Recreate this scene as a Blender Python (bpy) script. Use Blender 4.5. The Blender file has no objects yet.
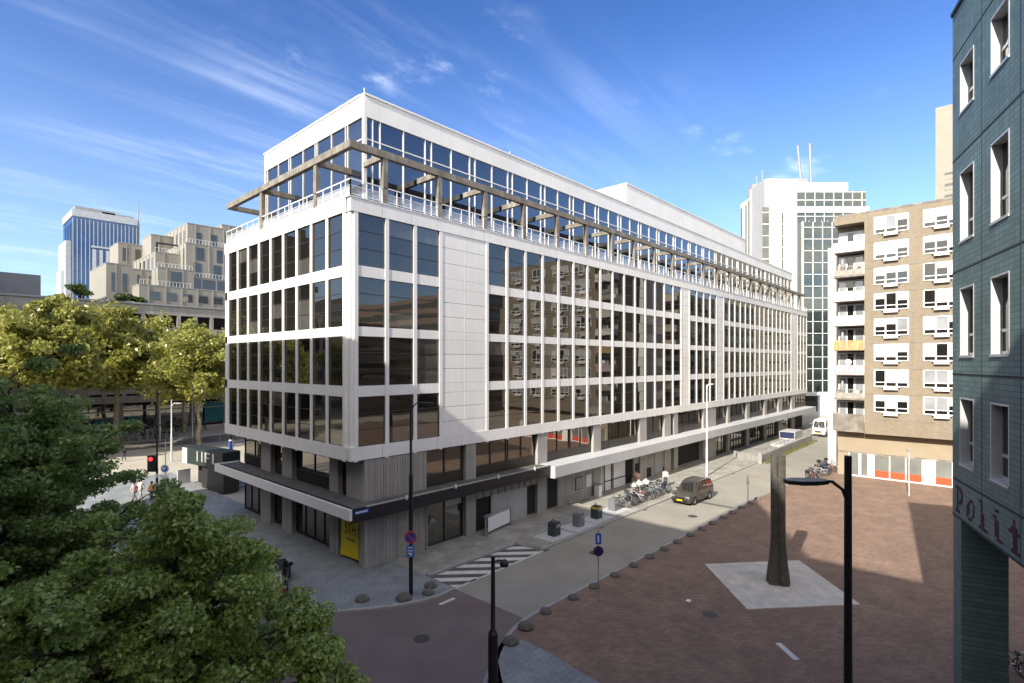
import bpy, math, random
import numpy as np
from mathutils import Vector, Matrix
rad = math.radians
random.seed(7); rng = np.random.default_rng(7)
sc = bpy.context.scene
COL = sc.collection

# ------------------------------------------------------------------ camera, sky, sun, exposure
AZ = rad(42.53)
RX, RY = math.sin(AZ), -math.cos(AZ)          # camera right, in plan
FX, FY = math.cos(AZ), math.sin(AZ)           # camera forward, in plan
PX, PY, PZ = -16.32, -27.48, 12.1
cam = bpy.data.cameras.new('camera'); co = bpy.data.objects.new('camera', cam); COL.objects.link(co)
co.location = (PX, PY, PZ)
co.rotation_euler = (rad(90), 0, math.atan2(FY, FX) - rad(90))
cam.sensor_width = 36; cam.lens = 36*537.5/1024; cam.shift_y = 21.5/1024
cam.clip_start = 0.1; cam.clip_end = 3000
sc.camera = co

SUN_AZ = rad(8.0); SUN_EL = rad(33.0)         # travel direction of the light in plan, elevation
w = bpy.data.worlds.new('World'); sc.world = w; w.use_nodes = True
nt = w.node_tree; nt.nodes.clear()
def N(t, **k):
    n = nt.nodes.new(t)
    for a, b in k.items(): setattr(n, a, b)
    return n
L = lambda a, b: nt.links.new(a, b)
sky = N('ShaderNodeTexSky', sky_type='NISHITA', sun_disc=False)
sky.sun_elevation = SUN_EL; sky.sun_rotation = math.atan2(-math.cos(SUN_AZ), -math.sin(SUN_AZ))
sky.air_density = 1.0; sky.dust_density = 0.35; sky.ozone_density = 3.0; sky.altitude = 50
tc = N('ShaderNodeTexCoord'); sep = N('ShaderNodeSeparateXYZ'); L(tc.outputs['Generated'], sep.inputs[0])
ad = N('ShaderNodeMath', operation='ADD'); L(sep.outputs[2], ad.inputs[0]); ad.inputs[1].default_value = 0.12
mx = N('ShaderNodeMath', operation='MAXIMUM'); L(ad.outputs[0], mx.inputs[0]); mx.inputs[1].default_value = 0.05
dx = N('ShaderNodeMath', operation='DIVIDE'); L(sep.outputs[0], dx.inputs[0]); L(mx.outputs[0], dx.inputs[1])
dy = N('ShaderNodeMath', operation='DIVIDE'); L(sep.outputs[1], dy.inputs[0]); L(mx.outputs[0], dy.inputs[1])
cmb = N('ShaderNodeCombineXYZ'); L(dx.outputs[0], cmb.inputs[0]); L(dy.outputs[0], cmb.inputs[1])
def cloud(rot, scl, nscale, lo, hi, detail=9, rough=.62, dist=.6, off=(0, 0, 0)):
    mp = N('ShaderNodeMapping'); L(cmb.outputs[0], mp.inputs[0])
    mp.inputs['Rotation'].default_value = (0, 0, rad(rot)); mp.inputs['Scale'].default_value = scl; mp.inputs['Location'].default_value = off
    nz = N('ShaderNodeTexNoise'); L(mp.outputs[0], nz.inputs['Vector'])
    nz.inputs['Scale'].default_value = nscale; nz.inputs['Detail'].default_value = detail
    nz.inputs['Roughness'].default_value = rough; nz.inputs['Distortion'].default_value = dist
    r = N('ShaderNodeMapRange'); r.interpolation_type = 'SMOOTHSTEP'; L(nz.outputs['Fac'], r.inputs[0])
    r.inputs[1].default_value = lo; r.inputs[2].default_value = hi
    return r.outputs[0]
c1 = cloud(28, (0.35, 1.7, 1), 2.6, .40, .86, 10, .64, .5)
m1 = cloud(0, (1, 1, 1), .55, .38, .58, 3, .5, 0, (2.4, .7, 0))
c2 = cloud(-35, (.8, 1.0, 1), 4.2, .56, .80, 8, .6, .2, (1, 3, 0))
m2 = cloud(0, (1, 1, 1), .8, .52, .64, 3, .5, 0, (5.1, 2.2, 0))
dl = N('ShaderNodeVectorMath', operation='DOT_PRODUCT'); L(tc.outputs['Generated'], dl.inputs[0]); dl.inputs[1].default_value = (-RX, -RY, 0)
lm = N('ShaderNodeMapRange'); lm.interpolation_type = 'SMOOTHSTEP'; L(dl.outputs['Value'], lm.inputs[0]); lm.inputs[1].default_value = -.30; lm.inputs[2].default_value = .25; lm.inputs[3].default_value = .30; lm.inputs[4].default_value = 1.15
mm1 = N('ShaderNodeMath', operation='MULTIPLY'); L(m1, mm1.inputs[0]); L(lm.outputs[0], mm1.inputs[1])
p1 = N('ShaderNodeMath', operation='MULTIPLY'); L(c1, p1.inputs[0]); L(mm1.outputs[0], p1.inputs[1])
p2 = N('ShaderNodeMath', operation='MULTIPLY'); L(c2, p2.inputs[0]); L(m2, p2.inputs[1])
sm = N('ShaderNodeMath', operation='ADD', use_clamp=True); L(p1.outputs[0], sm.inputs[0]); L(p2.outputs[0], sm.inputs[1])
# white cloud bank added sunward, unseen behind the viewpoint, for neutral fill light
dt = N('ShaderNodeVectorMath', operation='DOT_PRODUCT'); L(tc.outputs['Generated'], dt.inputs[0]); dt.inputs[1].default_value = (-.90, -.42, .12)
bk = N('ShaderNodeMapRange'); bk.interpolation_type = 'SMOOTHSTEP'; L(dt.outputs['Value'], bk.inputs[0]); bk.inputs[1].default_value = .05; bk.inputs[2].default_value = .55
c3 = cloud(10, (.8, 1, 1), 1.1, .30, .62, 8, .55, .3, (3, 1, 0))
cf = N('ShaderNodeMath', operation='MULTIPLY'); L(sm.outputs[0], cf.inputs[0]); cf.inputs[1].default_value = .50
hs = N('ShaderNodeHueSaturation'); hs.inputs['Saturation'].default_value = 1.06; hs.inputs['Hue'].default_value = .505; 
v1 = N('ShaderNodeVectorMath', operation='SCALE'); L(sky.outputs[0], v1.inputs[0]); v1.inputs['Scale'].default_value = 1/6
gm_ = N('ShaderNodeGamma'); L(v1.outputs[0], gm_.inputs[0]); gm_.inputs[1].default_value = 1.42
v2 = N('ShaderNodeVectorMath', operation='SCALE'); L(gm_.outputs[0], v2.inputs[0]); v2.inputs['Scale'].default_value = 6.4
L(v2.outputs[0], hs.inputs['Color'])
mixc = N('ShaderNodeMixRGB'); L(cf.outputs[0], mixc.inputs[0]); L(hs.outputs[0], mixc.inputs[1]); mixc.inputs[2].default_value = (5.2, 5.8, 6.8, 1)
hz = N('ShaderNodeMapRange'); hz.interpolation_type = 'SMOOTHSTEP'; L(sep.outputs[2], hz.inputs[0]); hz.inputs[1].default_value = .0; hz.inputs[2].default_value = .55; hz.inputs[3].default_value = .5; hz.inputs[4].default_value = .0
hzm = N('ShaderNodeMixRGB'); L(hz.outputs[0], hzm.inputs[0]); L(mixc.outputs[0], hzm.inputs[1]); hzm.inputs[2].default_value = (2.5, 3.1, 4.3, 1)
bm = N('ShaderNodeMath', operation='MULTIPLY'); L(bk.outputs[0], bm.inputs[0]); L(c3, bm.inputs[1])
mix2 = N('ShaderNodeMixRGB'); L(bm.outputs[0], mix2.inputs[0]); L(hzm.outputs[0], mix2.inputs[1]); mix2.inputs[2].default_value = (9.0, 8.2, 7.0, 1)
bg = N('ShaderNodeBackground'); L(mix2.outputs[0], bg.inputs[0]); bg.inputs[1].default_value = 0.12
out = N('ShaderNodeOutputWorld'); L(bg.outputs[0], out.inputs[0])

sl = bpy.data.lights.new('sun', 'SUN'); sl.energy = 3.7; sl.angle = rad(.53); sl.color = (1, .93, .82)
so = bpy.data.objects.new('sun', sl); COL.objects.link(so); so.location = (-60, -30, 80)
d = Vector((math.cos(SUN_EL)*math.cos(SUN_AZ), math.cos(SUN_EL)*math.sin(SUN_AZ), -math.sin(SUN_EL)))
so.rotation_euler = d.to_track_quat('-Z', 'Y').to_euler()
sc.view_settings.view_transform = 'Standard'; sc.view_settings.look = 'None'
sc.view_settings.exposure = 1.14; sc.view_settings.gamma = 1
try:
    sc.cycles.max_bounces = 7; sc.cycles.diffuse_bounces = 3; sc.cycles.glossy_bounces = 4; sc.cycles.transparent_max_bounces = 12
    sc.cycles.caustics_reflective = False; sc.cycles.caustics_refractive = False
except Exception: pass

# ------------------------------------------------------------------ materials
def mat(name, col, rough=.6, metal=0, var=.12, vs=.6, fine=.06, fs=14, bump=0, bs=30, streak=0, spec=.5, tint=None):
    m = bpy.data.materials.new(name); m.use_nodes = True
    t = m.node_tree; b = t.nodes['Principled BSDF']
    b.inputs['Roughness'].default_value = rough; b.inputs['Metallic'].default_value = metal
    b.inputs['Specular IOR Level'].default_value = spec
    tcn = t.nodes.new('ShaderNodeTexCoord')
    last = t.nodes.new('ShaderNodeRGB'); last.outputs[0].default_value = (*col, 1); last = last.outputs[0]
    def mul(last, scale, amt, stretch=(1, 1, 1), c2=None, detail=5):
        mp = t.nodes.new('ShaderNodeMapping'); t.links.new(tcn.outputs['Object'], mp.inputs[0]); mp.inputs['Scale'].default_value = stretch
        n = t.nodes.new('ShaderNodeTexNoise'); n.inputs['Scale'].default_value = scale; n.inputs['Detail'].default_value = detail
        t.links.new(mp.outputs[0], n.inputs['Vector'])
        r = t.nodes.new('ShaderNodeMapRange'); t.links.new(n.outputs['Fac'], r.inputs[0])
        r.inputs[1].default_value = .3; r.inputs[2].default_value = .7; r.inputs[3].default_value = 1-amt; r.inputs[4].default_value = 1+amt*.8
        v = t.nodes.new('ShaderNodeVectorMath'); v.operation = 'SCALE'; t.links.new(last, v.inputs[0]); t.links.new(r.outputs[0], v.inputs['Scale'])
        return v.outputs[0], n
    if var: last, _ = mul(last, vs, var)
    if fine: last, _ = mul(last, fs, fine)
    if streak: last, _ = mul(last, 1.5, streak, (2.2, 2.2, .14))
    if tint:
        n = t.nodes.new('ShaderNodeTexNoise'); n.inputs['Scale'].default_value = tint[1]; n.inputs['Detail'].default_value = 4
        t.links.new(tcn.outputs['Object'], n.inputs['Vector'])
        r = t.nodes.new('ShaderNodeMapRange'); t.links.new(n.outputs['Fac'], r.inputs[0]); r.inputs[1].default_value = .4; r.inputs[2].default_value = .65; r.clamp = True
        x = t.nodes.new('ShaderNodeMixRGB'); t.links.new(r.outputs[0], x.inputs[0]); t.links.new(last, x.inputs[1]); x.inputs[2].default_value = (*tint[0], 1)
        last = x.outputs[0]
    t.links.new(last, b.inputs['Base Color'])
    if bump:
        n = t.nodes.new('ShaderNodeTexNoise'); n.inputs['Scale'].default_value = bs; n.inputs['Detail'].default_value = 6
        t.links.new(tcn.outputs['Object'], n.inputs['Vector'])
        bp = t.nodes.new('ShaderNodeBump'); bp.inputs['Strength'].default_value = bump; bp.inputs['Distance'].default_value = .05
        t.links.new(n.outputs['Fac'], bp.inputs['Height']); t.links.new(bp.outputs[0], b.inputs['Normal'])
    return m
def bricks(m, axes, bw, bh, mortar=.012, mcol=(.3, .28, .25), off=.5, dark=.75, angle=0, strength=1.0):
    """adds a brick or tile pattern, axes pick which object coordinates carry it"""
    t = m.node_tree; b = t.nodes['Principled BSDF']
    lk = b.inputs['Base Color'].links[0]; src = lk.from_socket
    tcn = t.nodes.new('ShaderNodeTexCoord'); s = t.nodes.new('ShaderNodeSeparateXYZ')
    if angle:
        mp = t.nodes.new('ShaderNodeMapping'); mp.inputs['Rotation'].default_value = (0, 0, angle); t.links.new(tcn.outputs['Object'], mp.inputs[0]); t.links.new(mp.outputs[0], s.inputs[0])
    else: t.links.new(tcn.outputs['Object'], s.inputs[0])
    c = t.nodes.new('ShaderNodeCombineXYZ')
    if axes[0] == 'h':
        a = t.nodes.new('ShaderNodeMath'); a.operation = 'ADD'; t.links.new(s.outputs[0], a.inputs[0]); t.links.new(s.outputs[1], a.inputs[1]); t.links.new(a.outputs[0], c.inputs[0])
    else: t.links.new(s.outputs['XYZ'.index(axes[0])], c.inputs[0])
    t.links.new(s.outputs['XYZ'.index(axes[1])], c.inputs[1])
    br = t.nodes.new('ShaderNodeTexBrick'); t.links.new(c.outputs[0], br.inputs['Vector'])
    br.offset = off; br.inputs['Scale'].default_value = 1; br.inputs['Mortar Size'].default_value = mortar
    br.inputs['Brick Width'].default_value = bw; br.inputs['Row Height'].default_value = bh
    br.inputs['Color1'].default_value = (1, 1, 1, 1); br.inputs['Color2'].default_value = (dark, dark, dark, 1); br.inputs['Mortar'].default_value = (1, 1, 1, 1)
    mu = t.nodes.new('ShaderNodeMixRGB'); mu.blend_type = 'MULTIPLY'; mu.inputs[0].default_value = 1
    t.links.new(src, mu.inputs[1]); t.links.new(br.outputs['Color'], mu.inputs[2])
    f = t.nodes.new('ShaderNodeMath'); f.operation = 'MULTIPLY'; t.links.new(br.outputs['Fac'], f.inputs[0]); f.inputs[1].default_value = strength
    x = t.nodes.new('ShaderNodeMixRGB'); t.links.new(f.outputs[0], x.inputs[0]); t.links.new(mu.outputs[0], x.inputs[1]); x.inputs[2].default_value = (*mcol, 1)
    t.links.new(x.outputs[0], b.inputs['Base Color'])
    return m
def glass(name, dark=(.012, .014, .016), refl=(.8, .85, .9), f0=.22, f1=.85, rough=.015, wave=.004):
    """tinted reflecting window glass: opaque dark interior seen through, strong mirror reflection"""
    m = bpy.data.materials.new(name); m.use_nodes = True; t = m.node_tree; t.nodes.clear()
    o = t.nodes.new('ShaderNodeOutputMaterial'); mi = t.nodes.new('ShaderNodeMixShader')
    df = t.nodes.new('ShaderNodeBsdfDiffuse'); gl = t.nodes.new('ShaderNodeBsdfGlossy'); gl.inputs['Roughness'].default_value = rough; gl.inputs['Color'].default_value = (*refl, 1)
    tcn = t.nodes.new('ShaderNodeTexCoord'); n = t.nodes.new('ShaderNodeTexNoise'); n.inputs['Scale'].default_value = .55; n.inputs['Detail'].default_value = 1.5
    t.links.new(tcn.outputs['Object'], n.inputs['Vector'])
    n2 = t.nodes.new('ShaderNodeTexNoise'); n2.inputs['Scale'].default_value = .45; n2.inputs['Detail'].default_value = 3
    t.links.new(tcn.outputs['Object'], n2.inputs['Vector'])
    cr = t.nodes.new('ShaderNodeMixRGB'); t.links.new(n2.outputs['Fac'], cr.inputs[0]); cr.inputs[1].default_value = (*[c*.4 for c in dark], 1); cr.inputs[2].default_value = (*[c*1.7 for c in dark], 1)
    t.links.new(cr.outputs[0], df.inputs[0])
    bp = t.nodes.new('ShaderNodeBump'); bp.inputs['Strength'].default_value = 1; bp.inputs['Distance'].default_value = wave; t.links.new(n.outputs['Fac'], bp.inputs['Height'])
    t.links.new(bp.outputs[0], gl.inputs['Normal'])
    lw = t.nodes.new('ShaderNodeFresnel'); lw.inputs[0].default_value = 1.5
    r = t.nodes.new('ShaderNodeMapRange'); t.links.new(lw.outputs[0], r.inputs[0]); r.inputs[1].default_value = .04; r.inputs[2].default_value = .6; r.inputs[3].default_value = f0; r.inputs[4].default_value = f1
    t.links.new(r.outputs[0], mi.inputs[0]); t.links.new(df.outputs[0], mi.inputs[1]); t.links.new(gl.outputs[0], mi.inputs[2]); t.links.new(mi.outputs[0], o.inputs[0])
    return m
def leafmat(name, c1, c2, c3, trans=.35, sc1=.5, sc2=7):
    m = bpy.data.materials.new(name); m.use_nodes = True; t = m.node_tree; t.nodes.clear()
    o = t.nodes.new('ShaderNodeOutputMaterial'); tcn = t.nodes.new('ShaderNodeTexCoord')
    a = t.nodes.new('ShaderNodeTexNoise'); a.inputs['Scale'].default_value = sc1; a.inputs['Detail'].default_value = 3; t.links.new(tcn.outputs['Object'], a.inputs['Vector'])
    b = t.nodes.new('ShaderNodeTexNoise'); b.inputs['Scale'].default_value = sc2; b.inputs['Detail'].default_value = 2; t.links.new(tcn.outputs['Object'], b.inputs['Vector'])
    r1 = t.nodes.new('ShaderNodeMapRange'); t.links.new(a.outputs['Fac'], r1.inputs[0]); r1.inputs[1].default_value = .35; r1.inputs[2].default_value = .65
    r2 = t.nodes.new('ShaderNodeMapRange'); t.links.new(b.outputs['Fac'], r2.inputs[0]); r2.inputs[1].default_value = .40; r2.inputs[2].default_value = .64
    x = t.nodes.new('ShaderNodeMixRGB'); t.links.new(r1.outputs[0], x.inputs[0]); x.inputs[1].default_value = (*c1, 1); x.inputs[2].default_value = (*c2, 1)
    y = t.nodes.new('ShaderNodeMixRGB'); t.links.new(r2.outputs[0], y.inputs[0]); t.links.new(x.outputs[0], y.inputs[1]); y.inputs[2].default_value = (*c3, 1)
    p = t.nodes.new('ShaderNodeBsdfPrincipled'); t.links.new(y.outputs[0], p.inputs['Base Color']); p.inputs['Roughness'].default_value = .36; p.inputs['Specular IOR Level'].default_value = .65
    tr = t.nodes.new('ShaderNodeBsdfTranslucent'); t.links.new(y.outputs[0], tr.inputs[0])
    mi = t.nodes.new('ShaderNodeMixShader'); mi.inputs[0].default_value = trans; t.links.new(p.outputs[0], mi.inputs[1]); t.links.new(tr.outputs[0], mi.inputs[2]); t.links.new(mi.outputs[0], o.inputs[0])
    return m
M = {}
M['white'] = mat('white_panel', (.84, .835, .81), .38, var=.06, vs=.35, fine=.03, streak=.04)
M['white2'] = mat('white_metal', (.80, .80, .79), .35, var=.03)
M['conc'] = mat('concrete', (.27, .25, .215), .85, var=.22, vs=1.2, fine=.14, streak=.30, bump=.3, tint=((.16, .14, .11), 1.1))
M['conc_grey'] = mat('grey_concrete', (.34, .325, .30), .85, var=.12, vs=.8, fine=.08, streak=.16, bump=.25)
M['ribbed'] = mat('ribbed_concrete', (.36, .345, .32), .85, var=.10, vs=.8, fine=.08, streak=.18, bump=.25)
M['black'] = mat('black_metal', (.012, .013, .016), .42, var=.1)
M['bronze'] = mat('bronze_frame', (.035, .03, .025), .4, var=.1)
M['darkroof'] = mat('roof_gravel', (.11, .105, .10), .9, var=.25, vs=1.5, fine=.3, fs=30)
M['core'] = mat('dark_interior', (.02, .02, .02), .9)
M['gl'] = glass('tinted_glass', (.016, .015, .013), (.76, .74, .70), .15, .72)
M['gl2'] = glass('curtained_glass', (.085, .08, .07), (.80, .79, .76), .17, .75)
M['glsky'] = glass('blue_tint_glass', (.014, .018, .025), (.60, .64, .68), .32, .85, wave=.003)
M['glshop'] = glass('shop_glass', (.02, .02, .018), (.85, .82, .75), .26, .8, wave=.004)
M['glpale'] = glass('pale_glass', (.30, .31, .32), (.9, .92, .95), .16, .7)
M['blind'] = mat('window_blind', (.50, .50, .48), .8, var=.15, vs=.8)
M['grey'] = mat('grey_metal', (.30, .30, .31), .45, var=.05)
M['panel'] = mat('grey_board', (.42, .42, .41), .7, var=.1, vs=.7, streak=.08)
M['yellow'] = mat('yellow_banner', (.78, .62, .01), .55, var=.08, vs=1.5)
M['banner_ink'] = mat('banner_ink', (.09, .075, .02), .6)
M['red'] = mat('red_paint', (.55, .06, .03), .5)
M['orange'] = mat('orange_red_band', (.62, .085, .03), .5)
M['blue'] = mat('sign_blue', (.02, .06, .38), .4)
M['paint'] = mat('road_paint', (.62, .61, .58), .8, var=.14, vs=2.5, fine=.14, fs=20)
M['rubber'] = mat('rubber', (.02, .02, .02), .8)
M['steel'] = mat('steel', (.45, .46, .47), .35, metal=.7)
M['bark'] = mat('pale_bark', (.42, .37, .25), .9, var=.3, vs=2.5, fine=.2, tint=((.22, .20, .12), 3.5))
M['bark_dark'] = mat('dark_bark', (.05, .042, .032), .95, var=.25, vs=3)
M['leaf_dark'] = leafmat('dark_green_leaves', (.10, .20, .04), (.15, .27, .055), (.38, .47, .17), .45)
M['leaf_mid'] = leafmat('mid_green_leaves', (.14, .25, .035), (.20, .33, .055), (.50, .58, .22), .45)
M['leaf_yel'] = leafmat('yellow_green_leaves', (.19, .235, .03), (.29, .30, .05), (.44, .42, .13), .45, .22, 2.2)
M['leaf_bush'] = leafmat('bush_leaves', (.03, .07, .015), (.07, .12, .02), (.1, .15, .04))
M['asphalt'] = mat('asphalt', (.31, .29, .245), .9, var=.14, vs=.35, fine=.16, fs=40, bump=.2, bs=60)
bricks(M['asphalt'], 'XY', .21, .105, .008, (.23, .215, .185), .5, .93, strength=.6)
M['junction'] = mat('red_asphalt', (.165, .130, .120), .9, var=.14, vs=.4, fine=.14, fs=40, bump=.2, bs=60)
M['plaza'] = mat('plaza_brick', (.285, .188, .135), .88, var=.20, vs=.55, fine=.18, fs=9, bump=.2, bs=50, tint=((.225, .148, .108), .9))
bricks(M['plaza'], 'XY', .30, .15, .016, (.12, .09, .07), .5, .70, rad(45), .5)
M['paving'] = mat('grey_paving', (.38, .365, .31), .85, var=.14, vs=.5, fine=.10, fs=12, tint=((.26, .25, .22), .7))
bricks(M['paving'], 'XY', .6, .3, .010, (.17, .16, .14), .5, .86, rad(0), .7)
M['bluepave'] = mat('blue_grey_paving', (.28, .295, .30), .85, var=.16, vs=.6, fine=.10, fs=12, tint=((.22, .23, .24), .9))
bricks(M['bluepave'], 'XY', .3, .3, .008, (.08, .085, .09), .5, .85, rad(0), .7)
M['lightpave'] = mat('pale_paving', (.42, .385, .31), .85, var=.16, vs=.15, fine=.10, fs=4)
M['kerb'] = mat('kerb_stone', (.33, .32, .30), .85, var=.12, vs=2)
M['slabstone'] = mat('pale_stone_slab', (.62, .58, .51), .8, var=.12, vs=.9, fine=.08, tint=((.50, .47, .41), 1.6))
bricks(M['slabstone'], 'XY', 3.0, 3.0, .012, (.2, .19, .17), 0, .95, rad(45-.9), .8)
M['granite'] = mat('dark_granite', (.085, .078, .066), .5, var=.3, vs=2.5, fine=.35, fs=9, streak=.25, bump=.3)
M['tan'] = mat('tan_brick', (.265, .222, .162), .9, var=.08, vs=.5, fine=.10, fs=6, streak=.05)
bricks(M['tan'], 'hZ', .42, .13, .012, (.25, .20, .14), .5, .86, 0, .55)
M['tanpanel'] = mat('tan_panel', (.33, .27, .185), .8, var=.08, vs=.5)
M['teal'] = mat('teal_tile', (.19, .285, .275), .5, spec=.3, var=.16, vs=.7, fine=.08, fs=5, streak=.08)
bricks(M['teal'], 'XZ', .30, .15, .012, (.06, .12, .12), .0, .80, 0, .85)
M['joint'] = mat('dark_joint', (.02, .035, .035), .7)
M['alu'] = mat('pale_aluminium', (.62, .63, .62), .35, metal=.2)
M['purple'] = mat('maroon_tile', (.11, .045, .07), .8, spec=.2)

# ------------------------------------------------------------------ mesh helpers
class MB:
    def __init__(s, T=None): s.v = []; s.f = []; s.m = []; s.T = T; s.smooth = []
    def add(s, vs, fs, mi=0, sm=False):
        o = len(s.v)
        if s.T is not None: vs = [tuple(s.T @ Vector(p)) for p in vs]
        s.v += [tuple(p) for p in vs]
        for f in fs: s.f.append(tuple(i+o for i in f)); s.m.append(mi); s.smooth.append(sm)
        return s
    def box(s, x0, y0, z0, x1, y1, z1, mi=0):
        if x0 > x1: x0, x1 = x1, x0
        if y0 > y1: y0, y1 = y1, y0
        if z0 > z1: z0, z1 = z1, z0
        return s.add([(x0,y0,z0),(x1,y0,z0),(x1,y1,z0),(x0,y1,z0),(x0,y0,z1),(x1,y0,z1),(x1,y1,z1),(x0,y1,z1)],
              [(3,2,1,0),(4,5,6,7),(0,1,5,4),(1,2,6,5),(2,3,7,6),(3,0,4,7)], mi)
    def prism(s, poly, z0, z1, mi=0):
        a = sum(poly[i][0]*poly[(i+1) % len(poly)][1]-poly[(i+1) % len(poly)][0]*poly[i][1] for i in range(len(poly)))
        if a < 0: poly = poly[::-1]
        n = len(poly)
        s.add([(x,y,z0) for x,y in poly]+[(x,y,z1) for x,y in poly],
              [tuple(range(n-1,-1,-1)), tuple(range(n,2*n))]+[(i,(i+1)%n,n+(i+1)%n,n+i) for i in range(n)], mi)
        return s
    def tube(s, pts, r, n=8, mi=0, cap=True, sm=True):
        pts = [Vector(p) for p in pts]; k = len(pts)
        rr = r if isinstance(r, (list, tuple)) else [r]*k
        vs = []
        ref = Vector((0,0,1))
        for i, p in enumerate(pts):
            t = (pts[min(i+1,k-1)]-pts[max(i-1,0)]).normalized()
            if abs(t.dot(ref)) > .95: u = t.cross(Vector((1,0,0))).normalized()
            else: u = t.cross(ref).normalized()
            if i and u.dot(lu) < 0: u = -u
            lu = u; v = t.cross(u)
            for j in range(n):
                a = 2*math.pi*j/n; vs.append(p+(u*math.cos(a)+v*math.sin(a))*rr[i])
        fs = [(i*n+j, i*n+(j+1)%n, (i+1)*n+(j+1)%n, (i+1)*n+j) for i in range(k-1) for j in range(n)]
        s.add(vs, fs, mi, sm)
        if cap: s.add(vs[:n], [tuple(range(n))], mi); s.add(vs[-n:], [tuple(range(n-1,-1,-1))], mi)
        return s
    def lathe(s, c, prof, n=16, mi=0, sm=True, axis='Z'):
        vs = []
        for r, z in prof:
            for j in range(n):
                a = 2*math.pi*j/n; x, y = r*math.cos(a), r*math.sin(a)
                p = {'Z': (x,y,z), 'Y': (x,z,y), 'X': (z,x,y)}[axis]
                vs.append((c[0]+p[0], c[1]+p[1], c[2]+p[2]))
        k = len(prof)
        return s.add(vs, [(i*n+j, i*n+(j+1)%n, (i+1)*n+(j+1)%n, (i+1)*n+j) for i in range(k-1) for j in range(n)]+[tuple(range(n-1,-1,-1)), tuple((k-1)*n+j for j in range(n))], mi, sm)
    def quad(s, a, b, c, d, mi=0): return s.add([a,b,c,d], [(0,1,2,3)], mi)
    def build(s, name, mats, parent=None):
        me = bpy.data.meshes.new(name)
        vs = s.v
        if parent is not None:
            W = wm(parent).inverted(); vs = [tuple(W @ Vector(p)) for p in vs]
        me.from_pydata(vs, [], s.f)
        for m in (mats if isinstance(mats, (list, tuple)) else [mats]): me.materials.append(m)
        me.polygons.foreach_set('material_index', s.m); me.polygons.foreach_set('use_smooth', s.smooth)
        me.update()
        o = bpy.data.objects.new(name, me); COL.objects.link(o)
        if parent is not None: o.parent = parent
        return o
def wm(o):
    m = Matrix.Translation(o.location) @ o.rotation_euler.to_matrix().to_4x4() @ Matrix.Diagonal((*o.scale, 1))
    return wm(o.parent) @ m if o.parent else m
def tag(o, label, cat, group=None, kind=None):
    if label: o['label'] = label
    if cat: o['category'] = cat
    if group: o['group'] = group
    if kind: o['kind'] = kind
    return o
def thing(name, label, cat, loc=(0,0,0), rz=0, group=None):
    o = bpy.data.objects.new(name, None); COL.objects.link(o); o.empty_display_size = .3
    o.location = loc; o.rotation_euler = (0,0,rz)
    return tag(o, label, cat, group)
def struct(name, mb, m):
    o = mb.build(name, m); o['kind'] = 'structure'; return o
def dup(root, loc, rz=0, label=None, group=None, scale=None, recolor=None):
    def cp(o, par):
        c = o.copy(); COL.objects.link(c); c.parent = par
        for ch in list(o.children):
            if ch.name in COL.objects: cp(ch, c)
        return c
    r = cp(root, None); r.location = loc; r.rotation_euler = (0,0,rz)
    if scale: r.scale = (scale,)*3
    if label: r['label'] = label
    if group: r['group'] = group
    return r
def dirpt(u, v, Y):
    a = (u-512)/537.5; b = -(v-363)/537.5
    return (PX+Y*(FX+a*RX), PY+Y*(FY+a*RY), PZ+Y*b)
def campt(X, Y, z=0): return (PX+X*RX+Y*FX, PY+X*RY+Y*FY, z)
# rotated frames whose x runs along camera right in plan (far buildings that happen to face the square)
def frame(o, ang): return Matrix.Translation(o) @ Matrix.Rotation(ang, 4, 'Z')
def fastmesh(name, V, F, mats, midx=None, parent=None, smooth=False):
    me = bpy.data.meshes.new(name); V = np.asarray(V, dtype=np.float32); F = np.asarray(F, dtype=np.int32)
    if parent is not None:
        W = np.array(wm(parent).inverted()); V = (V @ W[:3,:3].T + W[:3,3]).astype(np.float32)
    me.vertices.add(len(V)); me.vertices.foreach_set('co', V.ravel())
    k = F.shape[1]; me.loops.add(F.size); me.loops.foreach_set('vertex_index', F.ravel())
    me.polygons.add(len(F)); me.polygons.foreach_set('loop_start', np.arange(len(F), dtype=np.int32)*k)
    try: me.polygons.foreach_set('loop_total', np.full(len(F), k, dtype=np.int32))
    except Exception: pass
    for m in mats: me.materials.append(m)
    if midx is not None: me.polygons.foreach_set('material_index', midx)
    me.update(calc_edges=True); me.validate()
    o = bpy.data.objects.new(name, me); COL.objects.link(o)
    if parent is not None: o.parent = parent
    return o

# ------------------------------------------------------------------ the setting: ground, roads, pavements
g = MB(); g.quad((-900,-900,-.02),(900,-900,-.02),(900,900,-.02),(-900,900,-.02)); struct('ground', g, M['lightpave'])
def sheet(name, poly, z, m, thick=None):
    b = MB()
    if thick: b.prism(poly, z-thick, z)
    else: b.add([(x,y,z) for x,y in poly], [tuple(range(len(poly)))])
    return struct(name, b, m)
def curve(p0, p1, p2, n=8):
    return [((1-t)**2*p0[0]+2*t*(1-t)*p1[0]+t*t*p2[0], (1-t)**2*p0[1]+2*t*(1-t)*p1[1]+t*t*p2[1]) for t in [i/n for i in range(n+1)]]
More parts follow.
